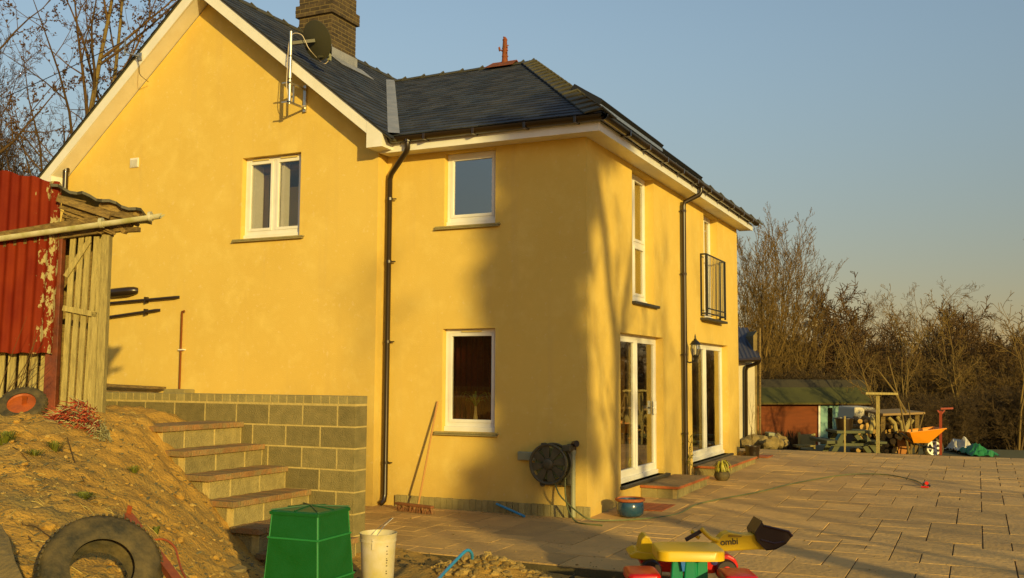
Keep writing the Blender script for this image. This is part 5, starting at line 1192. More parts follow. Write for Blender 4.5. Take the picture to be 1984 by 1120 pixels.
# neighbouring building
D = 26.0; g0 = fa(1450, 878, D); th = thing('neighbour_house', 'low cream outbuilding with a dark corrugated roof seen past the house corner', 'building', (g0.x, g0.y, 0)); P = Part(th)
M_CREAM = mat('cream_render', (.60, .52, .36), .9, bump=.2)
P('wall', pr(MB(), [(1380, 700), (1462, 700), (1464, 890), (1380, 890)], D, 2.5), M_CREAM)
P('stone_side', pr(MB(), [(1462.2, 650), (1470, 640), (1471, 885), (1464.2, 890)], D, 3.0, .15), M_STONE)
mb = MB(); a, b, c_, d_ = at(1380, 698, D)-FH*.3, at(1468, 694, D)-FH*.3, at(1476, 629, D)+FH*1.6, at(1380, 629, D)+FH*1.6; n = 44; V = []
for i in range(n+1):
    t = i/n; o_ = Vector((0, 0, .018*sin(i*1.6))); V += [a.lerp(b, t)+o_, d_.lerp(c_, t)+o_]
mb.add(V, [(2*i, 2*i+2, 2*i+3, 2*i+1) for i in range(n)]); mb.add([v-Vector((0, 0, .03)) for v in V], [(2*i, 2*i+2, 2*i+3, 2*i+1) for i in range(n)])
P('roof', mb, mat('blue_grey_sheet', (.055, .055, .08), .5)); gu2 = P('gutter', MB().tube([at(1380, 701, D)-FH*.36, at(1467, 697, D)-FH*.36], .06, 8), M_BLACK)
P('downpipe', MB().tube([at(1465, 699, D)-FH*.36, at(1463, 703, D)-FH*.34, at(1446, 711, D)-FH*.1, at(1444, 718, D)-FH*.06, at(1445, 885, D)-FH*.06], .05, 8), M_BLACK, parent=gu2)
P('brown_gable', pr(MB(), [(1400, 560), (1428, 604), (1462, 636), (1462, 650), (1400, 650)], D, .3, 4), mat('brown_tile', (.17, .06, .035), .8))
P('corner_pipe', MB().tube([at(1474, 635, D)+FH*.1, at(1474, 885, D)+FH*.1], .035, 6), M_DARKWOOD)
# rocks at the edge
r_ = random.Random(77)
for i in range(14):
    px = 1440+i*6.0+r_.uniform(-2, 2); p = fa(px, 876, 24.6+r_.uniform(-.4, .8)); R_ = r_.uniform(.14, .27)
    tag(MB().rock((p.x, p.y, .2+R_*.35), R_, 1, .9, .85, random.Random(i), 2).build('boulder', M_STONE), 'one of the rough brown boulders heaped by the cream outbuilding', 'boulder', 'boulders heaped at the terrace end')
# machine, chair and clutter against the brown wall
D = 25.0; p = fa(1496, 870, D); th = thing('mixer', 'small grey garden machine on legs in front of the brown wall', 'machine', (p.x, p.y, .1)); P = Part(th)
P('body', MB().prism(fp((1489, 838), (1503, 839), (1503, 846), (1489, 846), d=D), FH*.4), M_GRAY, bevel=.02); P('drum', MB().lathe([(.02, -.1), (.12, -.09), (.15, 0), (.12, .2), (.02, .22)], at(1494, 857, D), 16, rot=RXf), M_GRAY, smooth=True)
P('leg', MB().prism(fp((1488, 848), (1502, 848), (1500, 880), (1494, 880), d=D+.1), FH*.1), M_GRAY)
p = fa(1563, 875, D); th = thing('garden_chair', 'old wooden chair with a grey panel back standing by the shed door', 'chair', (p.x, p.y, .1)); P = Part(th)
P('backrest', MB().prism(fp((1549, 842), (1575, 841), (1576, 862), (1549, 863), d=D), FH*.04), mat('grey_board', (.24, .21, .15), .9)); 
for q in ((1547, 838, 1551, 878), (1576, 840, 1580, 878)): P('leg', MB().prism(fp((q[0], q[1]), (q[2], q[1]), (q[2], q[3]), (q[0], q[3]), d=D), FH*.05), M_OLDWOOD)
P('seat', MB().prism(fp((1544, 863), (1580, 863), (1580, 867), (1544, 867), d=D-.35), FH*.4), M_OLDWOOD); P('foot_rail', MB().prism(fp((1538, 874), (1580, 874), (1580, 877), (1538, 877), d=D-.3), FH*.3), M_TERRA)
tuft2 = MB(); r_ = random.Random(8)
for i in range(500):
    px = r_.uniform(1474, 1548); p = fa(px, 876, 25.4+r_.uniform(-.3, .3)); e = Vector((r_.uniform(-.16, .16), r_.uniform(-.16, .16), r_.uniform(.1, .45))); b = Vector((p.x, p.y, .1)); tuft2.tube([b, b+e], [.012, .004], 3)
tag(tuft2.build('dead_plants', M_BARKD), 'low dry plants along the foot of the brown shed wall', kind='stuff')
# picnic table
D = 23.6; p = fa(1645, 878, D); th = thing('picnic_table', 'weathered grey green picnic table with attached benches', 'picnic table', (p.x, p.y, .1)); P = Part(th)
M_PIC = mat('grey_green_wood', (.095, .10, .075), .85, isl=.15, bump=.3)
def slabx(x0, x1, y0, y1, v0, v1): return MB().prism([at(x0, y0, D)+FH*v0, at(x1, y0, D)+FH*v0, at(x1, y1, D)+FH*v0, at(x0, y1, D)+FH*v0], FH*(v1-v0))
P('table_top', slabx(1611, 1679, 833, 838, -.4, .45), M_PIC)
for x0, x1 in ((1588, 1613), (1674, 1702)): P('bench', slabx(x0, x1, 851 if x0 < 1600 else 853, 857, -.55, .8), M_PIC)
for v in (-.3, .3):
    for (xa, xb) in ((1628, 1604), (1662, 1694)): P('leg', MB().bar(at(xa, 838, D)+FH*v, at(xb, 880, D)+FH*v, .05, .11), M_PIC)
    P('cross_rail', slabx(1596, 1698, 857, 862, v-.06, v-.03), M_PIC)
p = at(1636, 833, D); th = thing('black_bucket', 'black tub standing on the picnic table', 'bucket', p); P = Part(th); P('tub', MB().lathe([(.001, 0), (.17, 0), (.21, .26), (.22, .26), (.22, .28), (.2, .28), (.16, .03)], p, 22, cap=False), M_BLACK, smooth=True); P('rim', MB().lathe([(.215, .262), (.232, .265), (.232, .285), (.215, .288)], p, 22, cap=False), M_BLACK)
def post(name, label, cat, px, y0, y1, w_, D, m, extras=()):
    p = fa(px, y1, D); th = thing(name, label, cat, (p.x, p.y, .05)); P = Part(th); P('post', MB().bar(at(px, y1+4, D), at(px, y0, D), w_, w_), m)
    for nm, a, b, w2, h2 in extras: P(nm, MB().bar(at(*a, D), at(*b, D), w2, h2), m)
post('garden_stake', 'thin pale wooden stake in front of the picnic table', 'stake', 1637, 806, 880, .035, 22.8, M_OLDWOOD)
post('bird_table', 'tall pale wooden post with a flat board on top by the log store', 'bird table', 1701, 764, 882, .075, 22.9, M_OLDWOOD, (('board', (1673, 762), (1735, 763), .3, .05),))
post('washing_line_post', 'rust red T shaped post standing right of the wheelbarrow', 'post', 1822.5, 796, 881, .06, 22.8, M_REDPOST if 'M_REDPOST' in globals() else mat('red_post', (.26, .035, .012), .7), (('crossbar', (1822, 792), (1846, 791), .05, .04), ('brace', (1816, 795), (1823, 803), .03, .03), ('brace', (1830, 795), (1823, 803), .03, .03)))
# log store
D = 24.2; p = fa(1735, 880, D); th = thing('log_store', 'open fronted log store with a flat board roof on rough posts', 'log store', (p.x, p.y, .05)); P = Part(th)
P('roof', MB().prism([at(1696, 800, D)-FH*.5, at(1776, 797, D)-FH*.5, at(1768, 794, D)+FH*.9, at(1700, 797, D)+FH*.9], (0, 0, -.05)), mat('faded_board', (.30, .19, .12), .9, bump=.3))
for px in (1700, 1765): P('post', MB().bar(at(px, 884, D)-FH*.35, at(px+1, 801, D)-FH*.35, .09, .09), M_DARKWOOD); P('post', MB().bar(at(px, 884, D)+FH*.8, at(px+1, 799, D)+FH*.8, .09, .09), M_DARKWOOD)
r_ = random.Random(99); M_LOGEND = mat('cut_log_end', (.50, .31, .14), .9, isl=.2, var=(.38, .22, .1), vs=12)
k = 0
for row in range(7):
    for j in range(8):
        px = 1664+j*13+r_.uniform(-4, 4)+(row % 2)*6; py = 874-row*9.5+r_.uniform(-2, 2)
        if row > 4 and j in (0, 1): pass
        a = at(px, py, D-.1+r_.uniform(-.15, .15)); d = (-FH+RH*r_.uniform(-.5, .5)+Vector((0, 0, r_.uniform(-.15, .15)))).normalized(); R_ = r_.uniform(.05, .085); L_ = .45
        th = thing('firewood_log', 'one of the cut logs stacked under and beside the log store roof', 'log', tuple(a), 'cut logs in the stack'); P = Part(th)
        P('bark', MB().tube([a-d*L_, a], [R_, R_*.95], 9), M_DARKWOOD, smooth=True); P('cut_end', MB().lathe([(.001, .004), (R_*.93, .002), (R_*.93, -.01)], a, 9, rot=Vector((0, 0, 1)).rotation_difference(d).to_matrix(), cap=False), M_LOGEND); k += 1
for (x0, y0, x1, y1, rr) in ((1690, 812, 1686, 836, .07), (1722, 810, 1736, 836, .06), (1738, 808, 1750, 838, .06), (1764, 812, 1744, 842, .07)):
    a, b = at(x0, y0, D-.3), at(x1, y1, D-.45); tag(MB().tube([a, a.lerp(b, .5)+Vector((.04, 0, .03)), b], [rr*.8, rr, rr*.9], 8).build('branch_log', M_BARKP, smooth=True), 'one of the crooked pale branch logs leaning on the stack', 'log', 'crooked branch logs leaning on the stack')
p = fa(1750, 880, 23.3); tag(MB().prism(fp((1739, 850), (1758, 846), (1766, 868), (1764, 886), (1741, 886), d=23.3), FH*.02).build('plywood_board', mat('orange_plywood', (.42, .17, .055), .8, var=(.33, .12, .04), vs=4)), 'orange plywood offcut leaning left of the wheelbarrow', 'board')
tag(MB().bar(at(1768, 812, 23.2), at(1741, 852, 23.2), .03, .1).build('pale_plank', M_OLDWOOD), 'pale plank leaning in front of the log store', 'plank')
mb = MB(); r_ = random.Random(5)
for (a, b) in (((1765, 885), (1760, 780)), ((1762, 885), (1720, 690)), ((1758, 885), (1790, 800)), ((1756, 800), (1700, 715))): mb.tube([at(*a, 22.9), at((a[0]+b[0])/2+4, (a[1]+b[1])/2, 22.9), at(*b, 22.9)], [.03, .022, .01], 6)
tag(mb.build('sapling', M_BARK), 'bare forked sapling growing in front of the log store', 'sapling')
# wheelbarrow
D = 23.0; p = fa(1790, 880, D); th = thing('wheelbarrow', 'bright orange wheelbarrow with a white spoked wheel', 'wheelbarrow', (p.x, p.y, .08)); P = Part(th); M_ORB = mat('orange_tray', (.75, .27, .012), .45)
w0, w1 = .62, .5; T = [(1752, 837), (1821, 829), (1793, 857), (1763, 857)]; Vv = []
for (x, y), ww in zip(T, (.34, .34, .22, .22)): c_ = at(x, y, D); Vv += [c_-FH*ww, c_+FH*ww]
mb = MB().add(Vv, ((0, 2, 4, 6), (1, 7, 5, 3), (0, 6, 7, 1), (2, 3, 5, 4), (6, 4, 5, 7)))
mb.add([v+Vector((0, 0, .012)) for v in Vv], ((0, 2, 4, 6), (1, 7, 5, 3), (0, 6, 7, 1), (2, 3, 5, 4), (6, 4, 5, 7)))
ed = MB().tube([Vv[0], Vv[2], Vv[3], Vv[1], Vv[0]], .016, 6); P('tray', mb, M_ORB); P('tray_rim', ed, M_ORB)
c_ = at(1808, 868, D); wh = P('wheel', MB().lathe([(.15, -.05), (.20, -.055), (.235, -.03), (.24, 0), (.235, .03), (.20, .055), (.15, .05)], c_, 26, rot=RXf, cap=False), M_RUBBER, smooth=True)
mb = MB().lathe([(.001, -.06), (.04, -.055), (.05, .05)], c_, 12, rot=RXf)
mb.lathe([(.135, -.05), (.165, -.052), (.165, .05), (.135, .05)], c_, 26, rot=RXf, cap=False)
for k in range(6):
    a = k*pi/3; dd = RH*cos(a)+Vector((0, 0, sin(a))); mb.bar(c_+dd*.03-FH*.045, c_+dd*.145-FH*.045, .05, .02, up=FH)
P('rim', mb, M_WHITE, parent=wh)
mb = MB()
for s in (-.2, .2): mb.tube([at(1740, 838, D)+FH*s, at(1770, 860, D)+FH*s, at(1808, 868, D)+FH*s*.4], .018, 6); mb.tube([at(1775, 858, D)+FH*s, at(1772, 880, D)+FH*s, at(1782, 880, D)+FH*s, at(1790, 860, D)+FH*s], .016, 6)
P('frame', mb, M_BLKIRON)
# tarpaulin and rubbish heap
D = 23.8
def sheet(name, m, label, cat, px0, px1, py, d0, hgt, seed, nrm=1):
    r_ = random.Random(seed); n = 12; V = []; Fc = []
    for j in range(n+1):
        for i in range(n+1):
            u, v = i/n, j/n; p = at(px0+(px1-px0)*u, py, d0)+FH*(v*.9-.3); h = hgt*math.sin(pi*min(1, max(0, u*.9+.05)))**.7*math.sin(pi*min(1, v*1.0))**.6
            V.append((p.x, p.y, .09+h*(1+.5*sin(u*9+seed)*sin(v*7+seed*2))+.06*r_.random()))
    for j in range(n):
        for i in range(n): a = j*(n+1)+i; Fc.append((a, a+1, a+n+2, a+n+1))
    tag(MB().add(V, Fc).add([(x, y, z-.01) for x, y, z in V], Fc).build(name, m), label, cat)
sheet('tarpaulin', mat('green_tarp', (.02, .17, .045), .5), 'crumpled bright green tarpaulin at the terrace edge', 'tarpaulin', 1872, 1926, 886, 23.4, .19, 1)
sheet('rubbish_sack', mat('pale_plastic', (.55, .50, .38), .5), 'crumpled pale plastic sacks behind the green tarpaulin', 'sack', 1848, 1890, 884, 24.2, .27, 3)
tag(MB().bar(at(1884, 862, 24), at(1898, 884, 23.9), .3, .05).build('grey_board', M_GRAY), 'grey board lying against the plastic sacks', 'board'); tag(MB().bar(at(1916, 876, 23.6), at(1930, 887, 23.6), .06, .06).build('wood_offcut', M_OLDWOOD), 'short wooden offcut right of the green tarpaulin', 'offcut')
th = None
p = at(1680, 795, 30); th = thing('parked_trailer', 'cream box shape half hidden behind the picnic table', 'trailer', (p.x, p.y, 0)); P = Part(th); P('body', MB().prism(fp((1655, 789), (1697, 789), (1697, 815), (1655, 815), d=30), FH*1.5), M_CREAM, bevel=.05); P('chassis', MB().prism(fp((1655, 816), (1697, 816), (1697, 900), (1655, 900), d=30.2), FH*1.2), M_BARKD)
# ------------------------------------------------------------------ trees
class Tree:
    def __init__(s, seed): s.r = random.Random(seed); s.L = {0: ([], []), 1: ([], [])}
    def tube(s, pts, rs, n, key):
        V, Fq = s.L[key]; N = len(pts); base = len(V); d0 = (pts[1]-pts[0]).normalized(); ref = Vector((0, 0, 1)) if abs(d0.z) < .9 else Vector((1, 0, 0)); x = d0.cross(ref).normalized()
        for i, p in enumerate(pts):
            d = (pts[min(i+1, N-1)]-pts[max(i-1, 0)]).normalized(); x = (x-d*x.dot(d)).normalized(); y = d.cross(x)
            for k in range(n): a = 2*pi*k/n; V.append(tuple(p+(x*cos(a)+y*sin(a))*rs[i]))
        for i in range(N-1):
            for k in range(n): a = base+i*n+k; b = base+i*n+(k+1) % n; Fq.append((a, b, b+n, a+n))
    def grow(s, p, d, L, r, lev, P_):
        rn = s.r; nseg = max(2, P_['seg'][min(lev, len(P_['seg'])-1)]); pts = [p]; rs = [r]; dd = d.copy()
        for i in range(nseg):
            w_ = P_['wig'][min(lev, len(P_['wig'])-1)]
            dd = (dd+Vector((rn.gauss(0, w_), rn.gauss(0, w_), rn.gauss(0, w_)+P_['up'][min(lev, len(P_['up'])-1)]))).normalized()
            pts.append(pts[-1]+dd*L/nseg); rs.append(max(P_['rmin'], r*(1-(1-P_['tip'])*(i+1)/nseg)))
        s.tube(pts, rs, P_['sides'][min(lev, len(P_['sides'])-1)], 0 if lev == 0 else 1)
        if lev+1 >= P_['levels']: return
        nb = P_['nb'][lev]; nb = int(nb*rn.uniform(.8, 1.2)+.5)
        for j in range(nb):
            t = P_['start'][min(lev, len(P_['start'])-1)]+(1-P_['start'][min(lev, len(P_['start'])-1)])*((j+rn.random())/nb); t = min(t, .999); k = int(t*nseg); f = t*nseg-k; q = pts[k].lerp(pts[k+1], f); dl = (pts[k+1]-pts[k]).normalized()
            az = rn.uniform(0, 2*pi); ref = dl.cross(Vector((cos(az), sin(az), .3))).normalized(); an = rad(rn.uniform(*P_['ang'][min(lev, len(P_['ang'])-1)]))
            nd = (dl*cos(an)+ref*sin(an)).normalized(); rr = rs[k]*(1-f)+rs[k+1]*f
            s.grow(q, nd, L*P_['lr'][min(lev, len(P_['lr'])-1)]*rn.uniform(.65, 1.15)*(1.05-.55*t if lev == 0 else 1-.4*t), max(P_['rmin'], min(rr*.72, r*P_['rr'])), lev+1, P_)
OPEN = dict(levels=5, seg=(9, 6, 4, 3, 2), wig=(.05, .10, .14, .18, .2), up=(.04, .05, .04, .03, .02), rmin=.008, tip=.18, sides=(8, 6, 4, 3, 3), nb=(9, 6, 6, 5), start=(.28, .2, .15, .1), ang=((28, 55), (28, 55), (28, 60), (30, 65)), lr=(.55, .5, .48, .5), rr=.5)
def P2(**k): d = dict(OPEN); d.update(k); return d
def tree_thing(seed, base, h, r, P_, label, mt=M_BARK, mc=M_BARKY, lean=(0, 0), name='bare_tree', extra=None, stems=1, buds=None, group=None):
    t = Tree(seed); rn = random.Random(seed+1)
    for k in range(stems):
        a = rn.uniform(0, 6.28); e = 0 if stems == 1 else rn.uniform(.06, .20)
        t.grow(Vector((rn.uniform(-.15, .15)*(stems > 1), rn.uniform(-.15, .15)*(stems > 1), 0)), Vector((lean[0]+e*cos(a), lean[1]+e*sin(a), 1)).normalized(), h*rn.uniform(.82, 1) if stems > 1 else h, r, 0, P_)
    zmax = max(v[2] for k in (0, 1) for v in t.L[k][0]); f_ = h/zmax
    for k in (0, 1): t.L[k] = ([(a*f_, b_*f_, c_*f_) for a, b_, c_ in t.L[k][0]], t.L[k][1])
    if extra: extra(t)
    th = thing(name, label, 'tree', base, group); nmesh('trunk', *t.L[0], mt, th, smooth=True)
    cr = nmesh('crown', *t.L[1], mc, th)
    if buds:
        V = t.L[1][0]; n, sz, mbud = buds; mb = MB(); 
        for i in range(n):
            p = Vector(V[rn.randrange(len(V)//3, len(V))]); d = Vector((rn.gauss(0, 1), rn.gauss(0, 1), rn.gauss(.3, 1))).normalized()*sz; s_ = d.cross(Vector((0, 0, 1))).normalized()*sz*.3; u_ = d.cross(s_).normalized()*sz*.3
            mb.add([p, p+d*.5+s_, p+d, p+d*.5-s_, p+d*.5+u_, p+d*.5-u_], ((0, 1, 4), (1, 2, 4), (2, 3, 4), (3, 0, 4), (0, 5, 1), (1, 5, 2), (2, 5, 3), (3, 5, 0)))
        mb.build('buds', mbud, cr)
    return th, t
M_BUD = mat('dark_bud', (.09, .045, .03), .8, isl=.3)
# left of the house
b = at(120, 330, 22); TL = P2(nb=(11, 6, 5, 4), ang=((24, 48), (28, 55), (32, 62), (35, 70)), rmin=.0045, rr=.42, tip=.12, start=(.15, .2, .15, .1), lr=(.5, .5, .45, .45))
tree_thing(101, (b.x, b.y, 1.3), 14.5, .135, TL, 'tall budding bare tree with two main stems behind the left verge', mc=M_BARKD, stems=2, buds=(5200, .07, M_BUD))
b = at(-40, 330, 26); tree_thing(102, (b.x, b.y, 1.3), 14, .14, TL, 'tall budding bare tree cut off by the left edge of view', mc=M_BARKD, lean=(-.02, 0), buds=(3000, .07, M_BUD))
TH = P2(nb=(16, 8, 6, 4), rr=.4, rmin=.0065, start=(.12, .15, .1, .1), ang=((25, 50), (25, 55), (30, 60), (35, 70)), up=(.05, .08, .08, .06))
for i, (px, d, h, lab) in enumerate(((20, 34, 8.4, 'low bushy bare tree above the shed sheet'), (95, 37, 7.8, 'low bushy bare tree behind the tall budding stems'), (170, 36, 8.6, 'slender pale bare tree just left of the white verge'), (230, 40, 8.2, 'distant bare tree top beside the wire bracket'), (-30, 31, 9.0, 'bushy bare tree at the far left edge above the shed'))):
    b = at(px, 330, d); tree_thing(110+i, (b.x, b.y, 1.3), h*1.25, .09, TH, lab, mc=M_BARKD, stems=2)
# right of the house
TS = P2(nb=(12, 7, 5, 3), rr=.42, rmin=.0085, start=(.14, .15, .1, .1), ang=((20, 38), (18, 38), (22, 45), (25, 50)), up=(.03, .10, .10, .08), lr=(.6, .5, .5, .45), wig=(.03, .05, .08, .1, .1))
b = at(1500, 760, 44); tree_thing(201, (b.x, b.y, -2.5), 12.0, .10, TS, 'tall upright many stemmed bare tree rising behind the garden shed', mt=M_BARKY, stems=6)
b = at(1447, 760, 40); tree_thing(202, (b.x, b.y, -2.3), 10.6, .09, TS, 'upright bare tree close behind the far house corner', mt=M_BARKY, stems=4)
TR = P2(nb=(16, 10, 8, 5), rr=.42, rmin=.010, start=(.16, .15, .1, .1), ang=((40, 85), (30, 60), (30, 60), (30, 60)), up=(.02, .05, .05, .04), lr=(.80, .55, .5, .45), wig=(.09, .14, .17, .2, .2))
b = at(1790, 760, 70); tree_thing(203, (b.x, b.y, -4.5), 13.6, .34, TR, 'wide round headed bare oak standing above the woodland', mt=M_BARK, mc=M_BARKY)
b = at(1840, 760, 74); tree_thing(204, (b.x, b.y, -4.5), 12.4, .32, TR, 'second round bare crown joined to the right of the big oak', mt=M_BARK, mc=M_BARKY)
b = at(1650, 760, 78); tree_thing(205, (b.x, b.y, -4.5), 13.2, .3, TR, 'smaller pale round bare tree left of the big oak', mt=M_BARK, mc=M_BARKY)
b = at(1940, 760, 62); tree_thing(206, (b.x, b.y, -4.0), 8.6, .2, TR, 'ragged bare tree near the right edge of the view', mc=M_BARKD)
M_SAP = mat('sapling_bark', (.19, .12, .045), .9, isl=.2)
TP = P2(nb=(8, 4, 3, 2), rr=.35, rmin=.006, start=(.3, .2, .15, .1), ang=((20, 45), (25, 50), (30, 60), (30, 60)), wig=(.07, .1, .12, .15, .2), lr=(.4, .5, .5, .5))
for i, (px, d, h, lab) in enumerate(((1745, 33, 5.9, 'crooked pale sapling trunk in front of the oak'), (1600, 41, 5.8, 'thin pale saplings left of the crooked one, above the shed roof'), (1640, 41, 4.9, 'short pale sapling above the end of the shed roof'), (1865, 31, 5.2, 'pale leaning birch sapling above the red post'), (1965, 27, 6.4, 'thin arching bare sapling at the right edge'), (1722, 31, 4.4, 'twiggy sapling behind the bird table'))):
    b = at(px, 800, d); tree_thing(220+i, (b.x, b.y, zf(b.x, b.y)), h, .035, TP, lab, mt=M_SAP, mc=M_SAP, lean=(.06*(-1)**i, 0), stems=2)
# woodland beyond: one mass
WP = P2(levels=4, seg=(6, 4, 3, 2), nb=(13, 9, 8), rmin=.013, rr=.4, sides=(5, 3, 3, 3), start=(.10, .1, .05), ang=((25, 65), (30, 65), (30, 70)), up=(.03, .06, .05), lr=(.6, .55, .5), wig=(.06, .13, .18, .2))
prot = []
for sd in range(6):
    t = Tree(500+sd)
    for k in range(3): a = random.Random(sd*7+k).uniform(0, 6.28); t.grow(Vector((.5*cos(a), .5*sin(a), 0)), Vector((.28*cos(a), .28*sin(a), 1)).normalized(), 6.0, .10, 0, WP)
    v0, f0 = t.L[0]; v1, f1 = t.L[1]; VA = np.array(v0+v1, np.float32); VA *= 7.0/VA[:, 2].max(); prot.append((VA, np.array(f0+[tuple(i+len(v0) for i in f) for f in f1], np.int32)))
def mass(name, spots, m, label, seed):
    r_ = random.Random(seed); VV = []; FF = []; k = 0
    for (x, y, z, s, sz) in spots:
        V, Fq = prot[r_.randrange(6)]; a = r_.uniform(0, 6.28); R_ = np.array([[cos(a), -sin(a), 0], [sin(a), cos(a), 0], [0, 0, 1]], np.float32)
        VV.append((V*np.array([s, s, sz], np.float32))@R_.T+np.array([x, y, z], np.float32)); FF.append(Fq+k); k += len(V)
    o = nmesh(name, np.concatenate(VV), np.concatenate(FF), m); tag(o, label, kind='stuff')
r_ = random.Random(60); sp1 = []; sp2 = []
for d, n, s0, s1 in ((41, 18, .55, .75), (48, 20, .8, 1.0), (56, 20, .95, 1.2), (66, 18, 1.0, 1.4), (84, 18, 1.2, 1.6), (110, 16, 1.3, 1.8)):
    for i in range(n):
        px = 1440+(2120-1440)*(i+r_.uniform(-.3, .3))/n; dd = d*r_.uniform(.94, 1.06)
        if d < 45 and px < 1700: continue
        p = at(px, 760, dd); s = r_.uniform(s0, s1); (sp1 if r_.random() < .6 else sp2).append((p.x, p.y, zf(p.x, p.y)-.2, s, s*r_.uniform(.85, 1.05)))
# woodland continues out of frame to the right, where the terrace windows look
for i in range(34):
    a = rad(-12+i*4.0); dd = r_.uniform(34, 44); x, y = 6+dd*cos(a), dd*sin(a)*1.0; s = r_.uniform(.9, 1.4)
    if Vector((x-CAM.x, y-CAM.y, 0)).normalized().dot(FH) > .86 and True: pass
    sp1.append((x, y, zf(x, y)-.2, s, s))
mass('woodland', sp1, M_BARKD, 'dense brown bare woodland filling the valley', 1); mass('woodland', sp2, mat('olive_twigs', (.12, .07, .02), .9, isl=.3), 'olive tinted bare thicket mixed through the woodland', 2)
# undergrowth right behind the terrace
mb_s = []
for i in range(70):
    px = 1722+4.3*i+r_.uniform(-5, 5); d = r_.uniform(26.5, 38); p = at(px, 800, d); s = r_.uniform(.16, .36)*(d/30); mb_s.append((p.x, p.y, zf(p.x, p.y)-.1, s*1.3, s))
for i in range(26):
    px = 1430+8*i; d = r_.uniform(38, 41); p = at(px, 800, d); s = r_.uniform(.4, .6); mb_s.append((p.x, p.y, zf(p.x, p.y)-.1, s, s))
mass('undergrowth', mb_s, mat('dark_brown_scrub', (.075, .045, .022), .95, isl=.4), 'tangled brown scrub along the far side of the terrace', 3)
# stone cottage half seen through the trees
b = at(1570, 760, 58); th = thing('stone_cottage', 'stone cottage with a slate roof half hidden behind the upright tree', 'building', (b.x, b.y, -3)); P = Part(th)
def cot(pts, D, v, t): return MB().prism([at(x, y, D)+FH*v for x, y in pts], FH*t)
P('wall', cot([(1470, 692), (1640, 712), (1640, 800), (1470, 800)], 58, 0, 5), M_STONE); P('roof', MB().prism([at(1466, 692, 58)-FH*.3, at(1644, 713, 58)-FH*.3, at(1630, 672, 58)+FH*2.5, at(1470, 652, 58)+FH*2.5], (0, 0, .12)), M_RIDGE)
b = at(1575, 640, 150); th = thing('distant_house', 'tiny pale house catching the sun on the hillside', 'building', (b.x, b.y, b.z-3)); P = Part(th)
P('wall', cot([(1574, 620), (1584, 620), (1584, 632), (1574, 632)], 150, 0, 5), M_CREAM); P('roof', MB().prism([at(1573, 620, 150), at(1585, 620, 150), at(1584, 615, 150)+FH*2, at(1574, 615, 150)+FH*2], (0, 0, .2)), M_TERRA)
# ------------------------------------------------------------------ trees behind the camera whose shadows fall on the house
def wp(x, y, z, k): return Vector((x, y, z))+SD*k
def shadow_tree(name, label, base, stems, seed, P_=None, twigs_=True, leaf=None, mc=M_BARKD):
    t = Tree(seed); rn = random.Random(seed)
    for pts, r0, r1 in stems:
        pts = cat_curve(pts, 4); n = len(pts); t.tube(pts, [r0+(r1-r0)*i/(n-1) for i in range(n)], 8, 0)
        if twigs_:
            for i in range(3, n, 1):
                for _ in range(2):
                    a = rn.uniform(0, 6.28); d = Vector((cos(a), sin(a), rn.uniform(.2, 1.1))).normalized(); t.grow(pts[i], d, rn.uniform(.8, 2.0), .018, 2, P_ or OPEN)
    o = thing(name, label, 'tree', base); nmesh('trunk', [tuple(Vector(v)-Vector(base)) for v in t.L[0][0]], t.L[0][1], M_BARK, o, smooth=True)
    if t.L[1][0]: nmesh('crown', [tuple(Vector(v)-Vector(base)) for v in t.L[1][0]], t.L[1][1], mc, o)
    if leaf: leaf(o, base, rn)
K = 17.0; base = wp(0, 1.25, 1.0, K); base.z = -.3
shadow_tree('bare_tree', 'forked bare tree outside the view whose trunk shadow bends up the terrace wall', base, [
  ([base, wp(0, 1.22, .5, K), wp(0, 1.25, 2.1, K), wp(0, .95, 3.17, K), wp(0, .62, 4.3, K), wp(0, .30, 5.2, K), wp(0, .1, 6.6, K)], .15, .065),
  ([wp(0, 1.25, 1.7, K), wp(0, 1.55, 2.8, K), wp(0, 2.0, 3.75, K), wp(0, 2.4, 5.0, K)], .12, .05)], 900, twigs_=False)
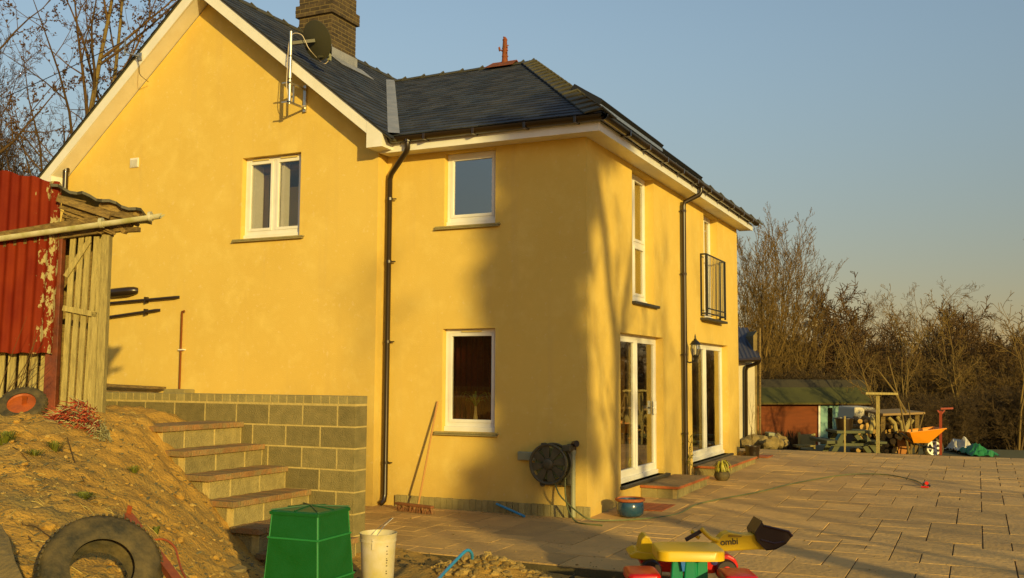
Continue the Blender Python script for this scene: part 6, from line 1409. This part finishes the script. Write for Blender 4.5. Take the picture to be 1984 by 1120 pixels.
def leafcloud(blobs, n, sz=.11):
    def f(o, base, rn):
        mb = MB()
        for (c, rx_, rz2, wgt) in blobs:
            for i in range(int(n*wgt)):
                while True:
                    q = Vector((rn.uniform(-1, 1), rn.uniform(-1, 1), rn.uniform(-1, 1)))
                    if q.length < 1: break
                p = c+Vector((q.x*rx_, q.y*rx_, q.z*rz2))-Vector(base); d = Vector((rn.gauss(0, 1), rn.gauss(0, 1), rn.gauss(0, 1))).normalized()*sz; e = d.cross(Vector((rn.gauss(0, 1), rn.gauss(0, 1), rn.gauss(0, 1)))).normalized()*sz*.6
                mb.add([p, p+d*.5+e, p+d, p+d*.5-e], ((0, 1, 2, 3),))
        mb.build('ivy', M_IVY, o)
    return f
rb = random.Random(31)
K = 24.0; base = wp(-.75, 0, 0, K); base.z = -.3
bl = []
for (x, z, r, rz2, wgt) in ((-.45, 4.85, .62, .75, 1.2), (-.75, 3.9, .62, .7, 1.2), (-.85, 3.0, .66, .7, 1.3), (-.75, 2.1, .60, .65, 1.1), (-.70, 1.3, .58, .6, .9), (-.95, .6, .5, .5, .5), (-.1, 4.2, .28, .5, .3), (-1.2, 2.0, .25, .6, .2), (-.1, 2.1, .2, .4, .15), (.4, 5.6, 1.0, .6, .6), (-1.6, -.3, .8, .5, .5)): bl.append((wp(x, 0, z, K), r*.80, rz2, wgt))
shadow_tree('ivy_tree', 'ivy clad tree outside the view whose soft shadow darkens the front wall', base, [([base, wp(-.8, 0, 2, K), wp(-.6, 0, 4.5, K), wp(-.3, 0, 6.5, K)], .2, .06)], 901, twigs_=False, leaf=leafcloud(bl+[(wp(rb.uniform(-1.6, .35), 0, rb.uniform(-.2, 5.6), K), rb.uniform(.12, .3), rb.uniform(.15, .4), .06) for _ in range(34)], 1900, .15))
SB = P2(levels=4, rmin=.012, nb=(7, 5, 3))
for i, (x, y, z, k, h) in enumerate(((0, 1.7, 2.2, 14, 8.5), (0, 3.0, 2.5, 19, 9.5), (-2.6, 0, 2, 26, 9.5), (0, 4.0, 2, 23, 9.8), (0, 6.5, 2, 27, 10.5), (0, 9.5, 1, 22, 9), (3.0, 3, 0, 30, 10), (4.5, 8, 0, 26, 9.5), (6, 1.5, 0, 22, 8))):
    b = wp(x, y, z, k); tree_thing(910+i, (b.x, b.y, -.4), h, .10, SB, ['slim bare tree outside the view dappling the first patio door', 'slim bare tree outside the view dappling the wall between the doors', 'bare tree outside the view, nearest the ivy clad one', 'bare tree outside the view whose shadow crosses the downpipe', 'bare tree outside the view shading the balcony wall', 'bare tree outside the view level with the house end', 'bare tree outside the view shading the middle of the terrace', 'bare tree outside the view shading the far terrace', 'bare tree outside the view shading the near right slabs'][i])
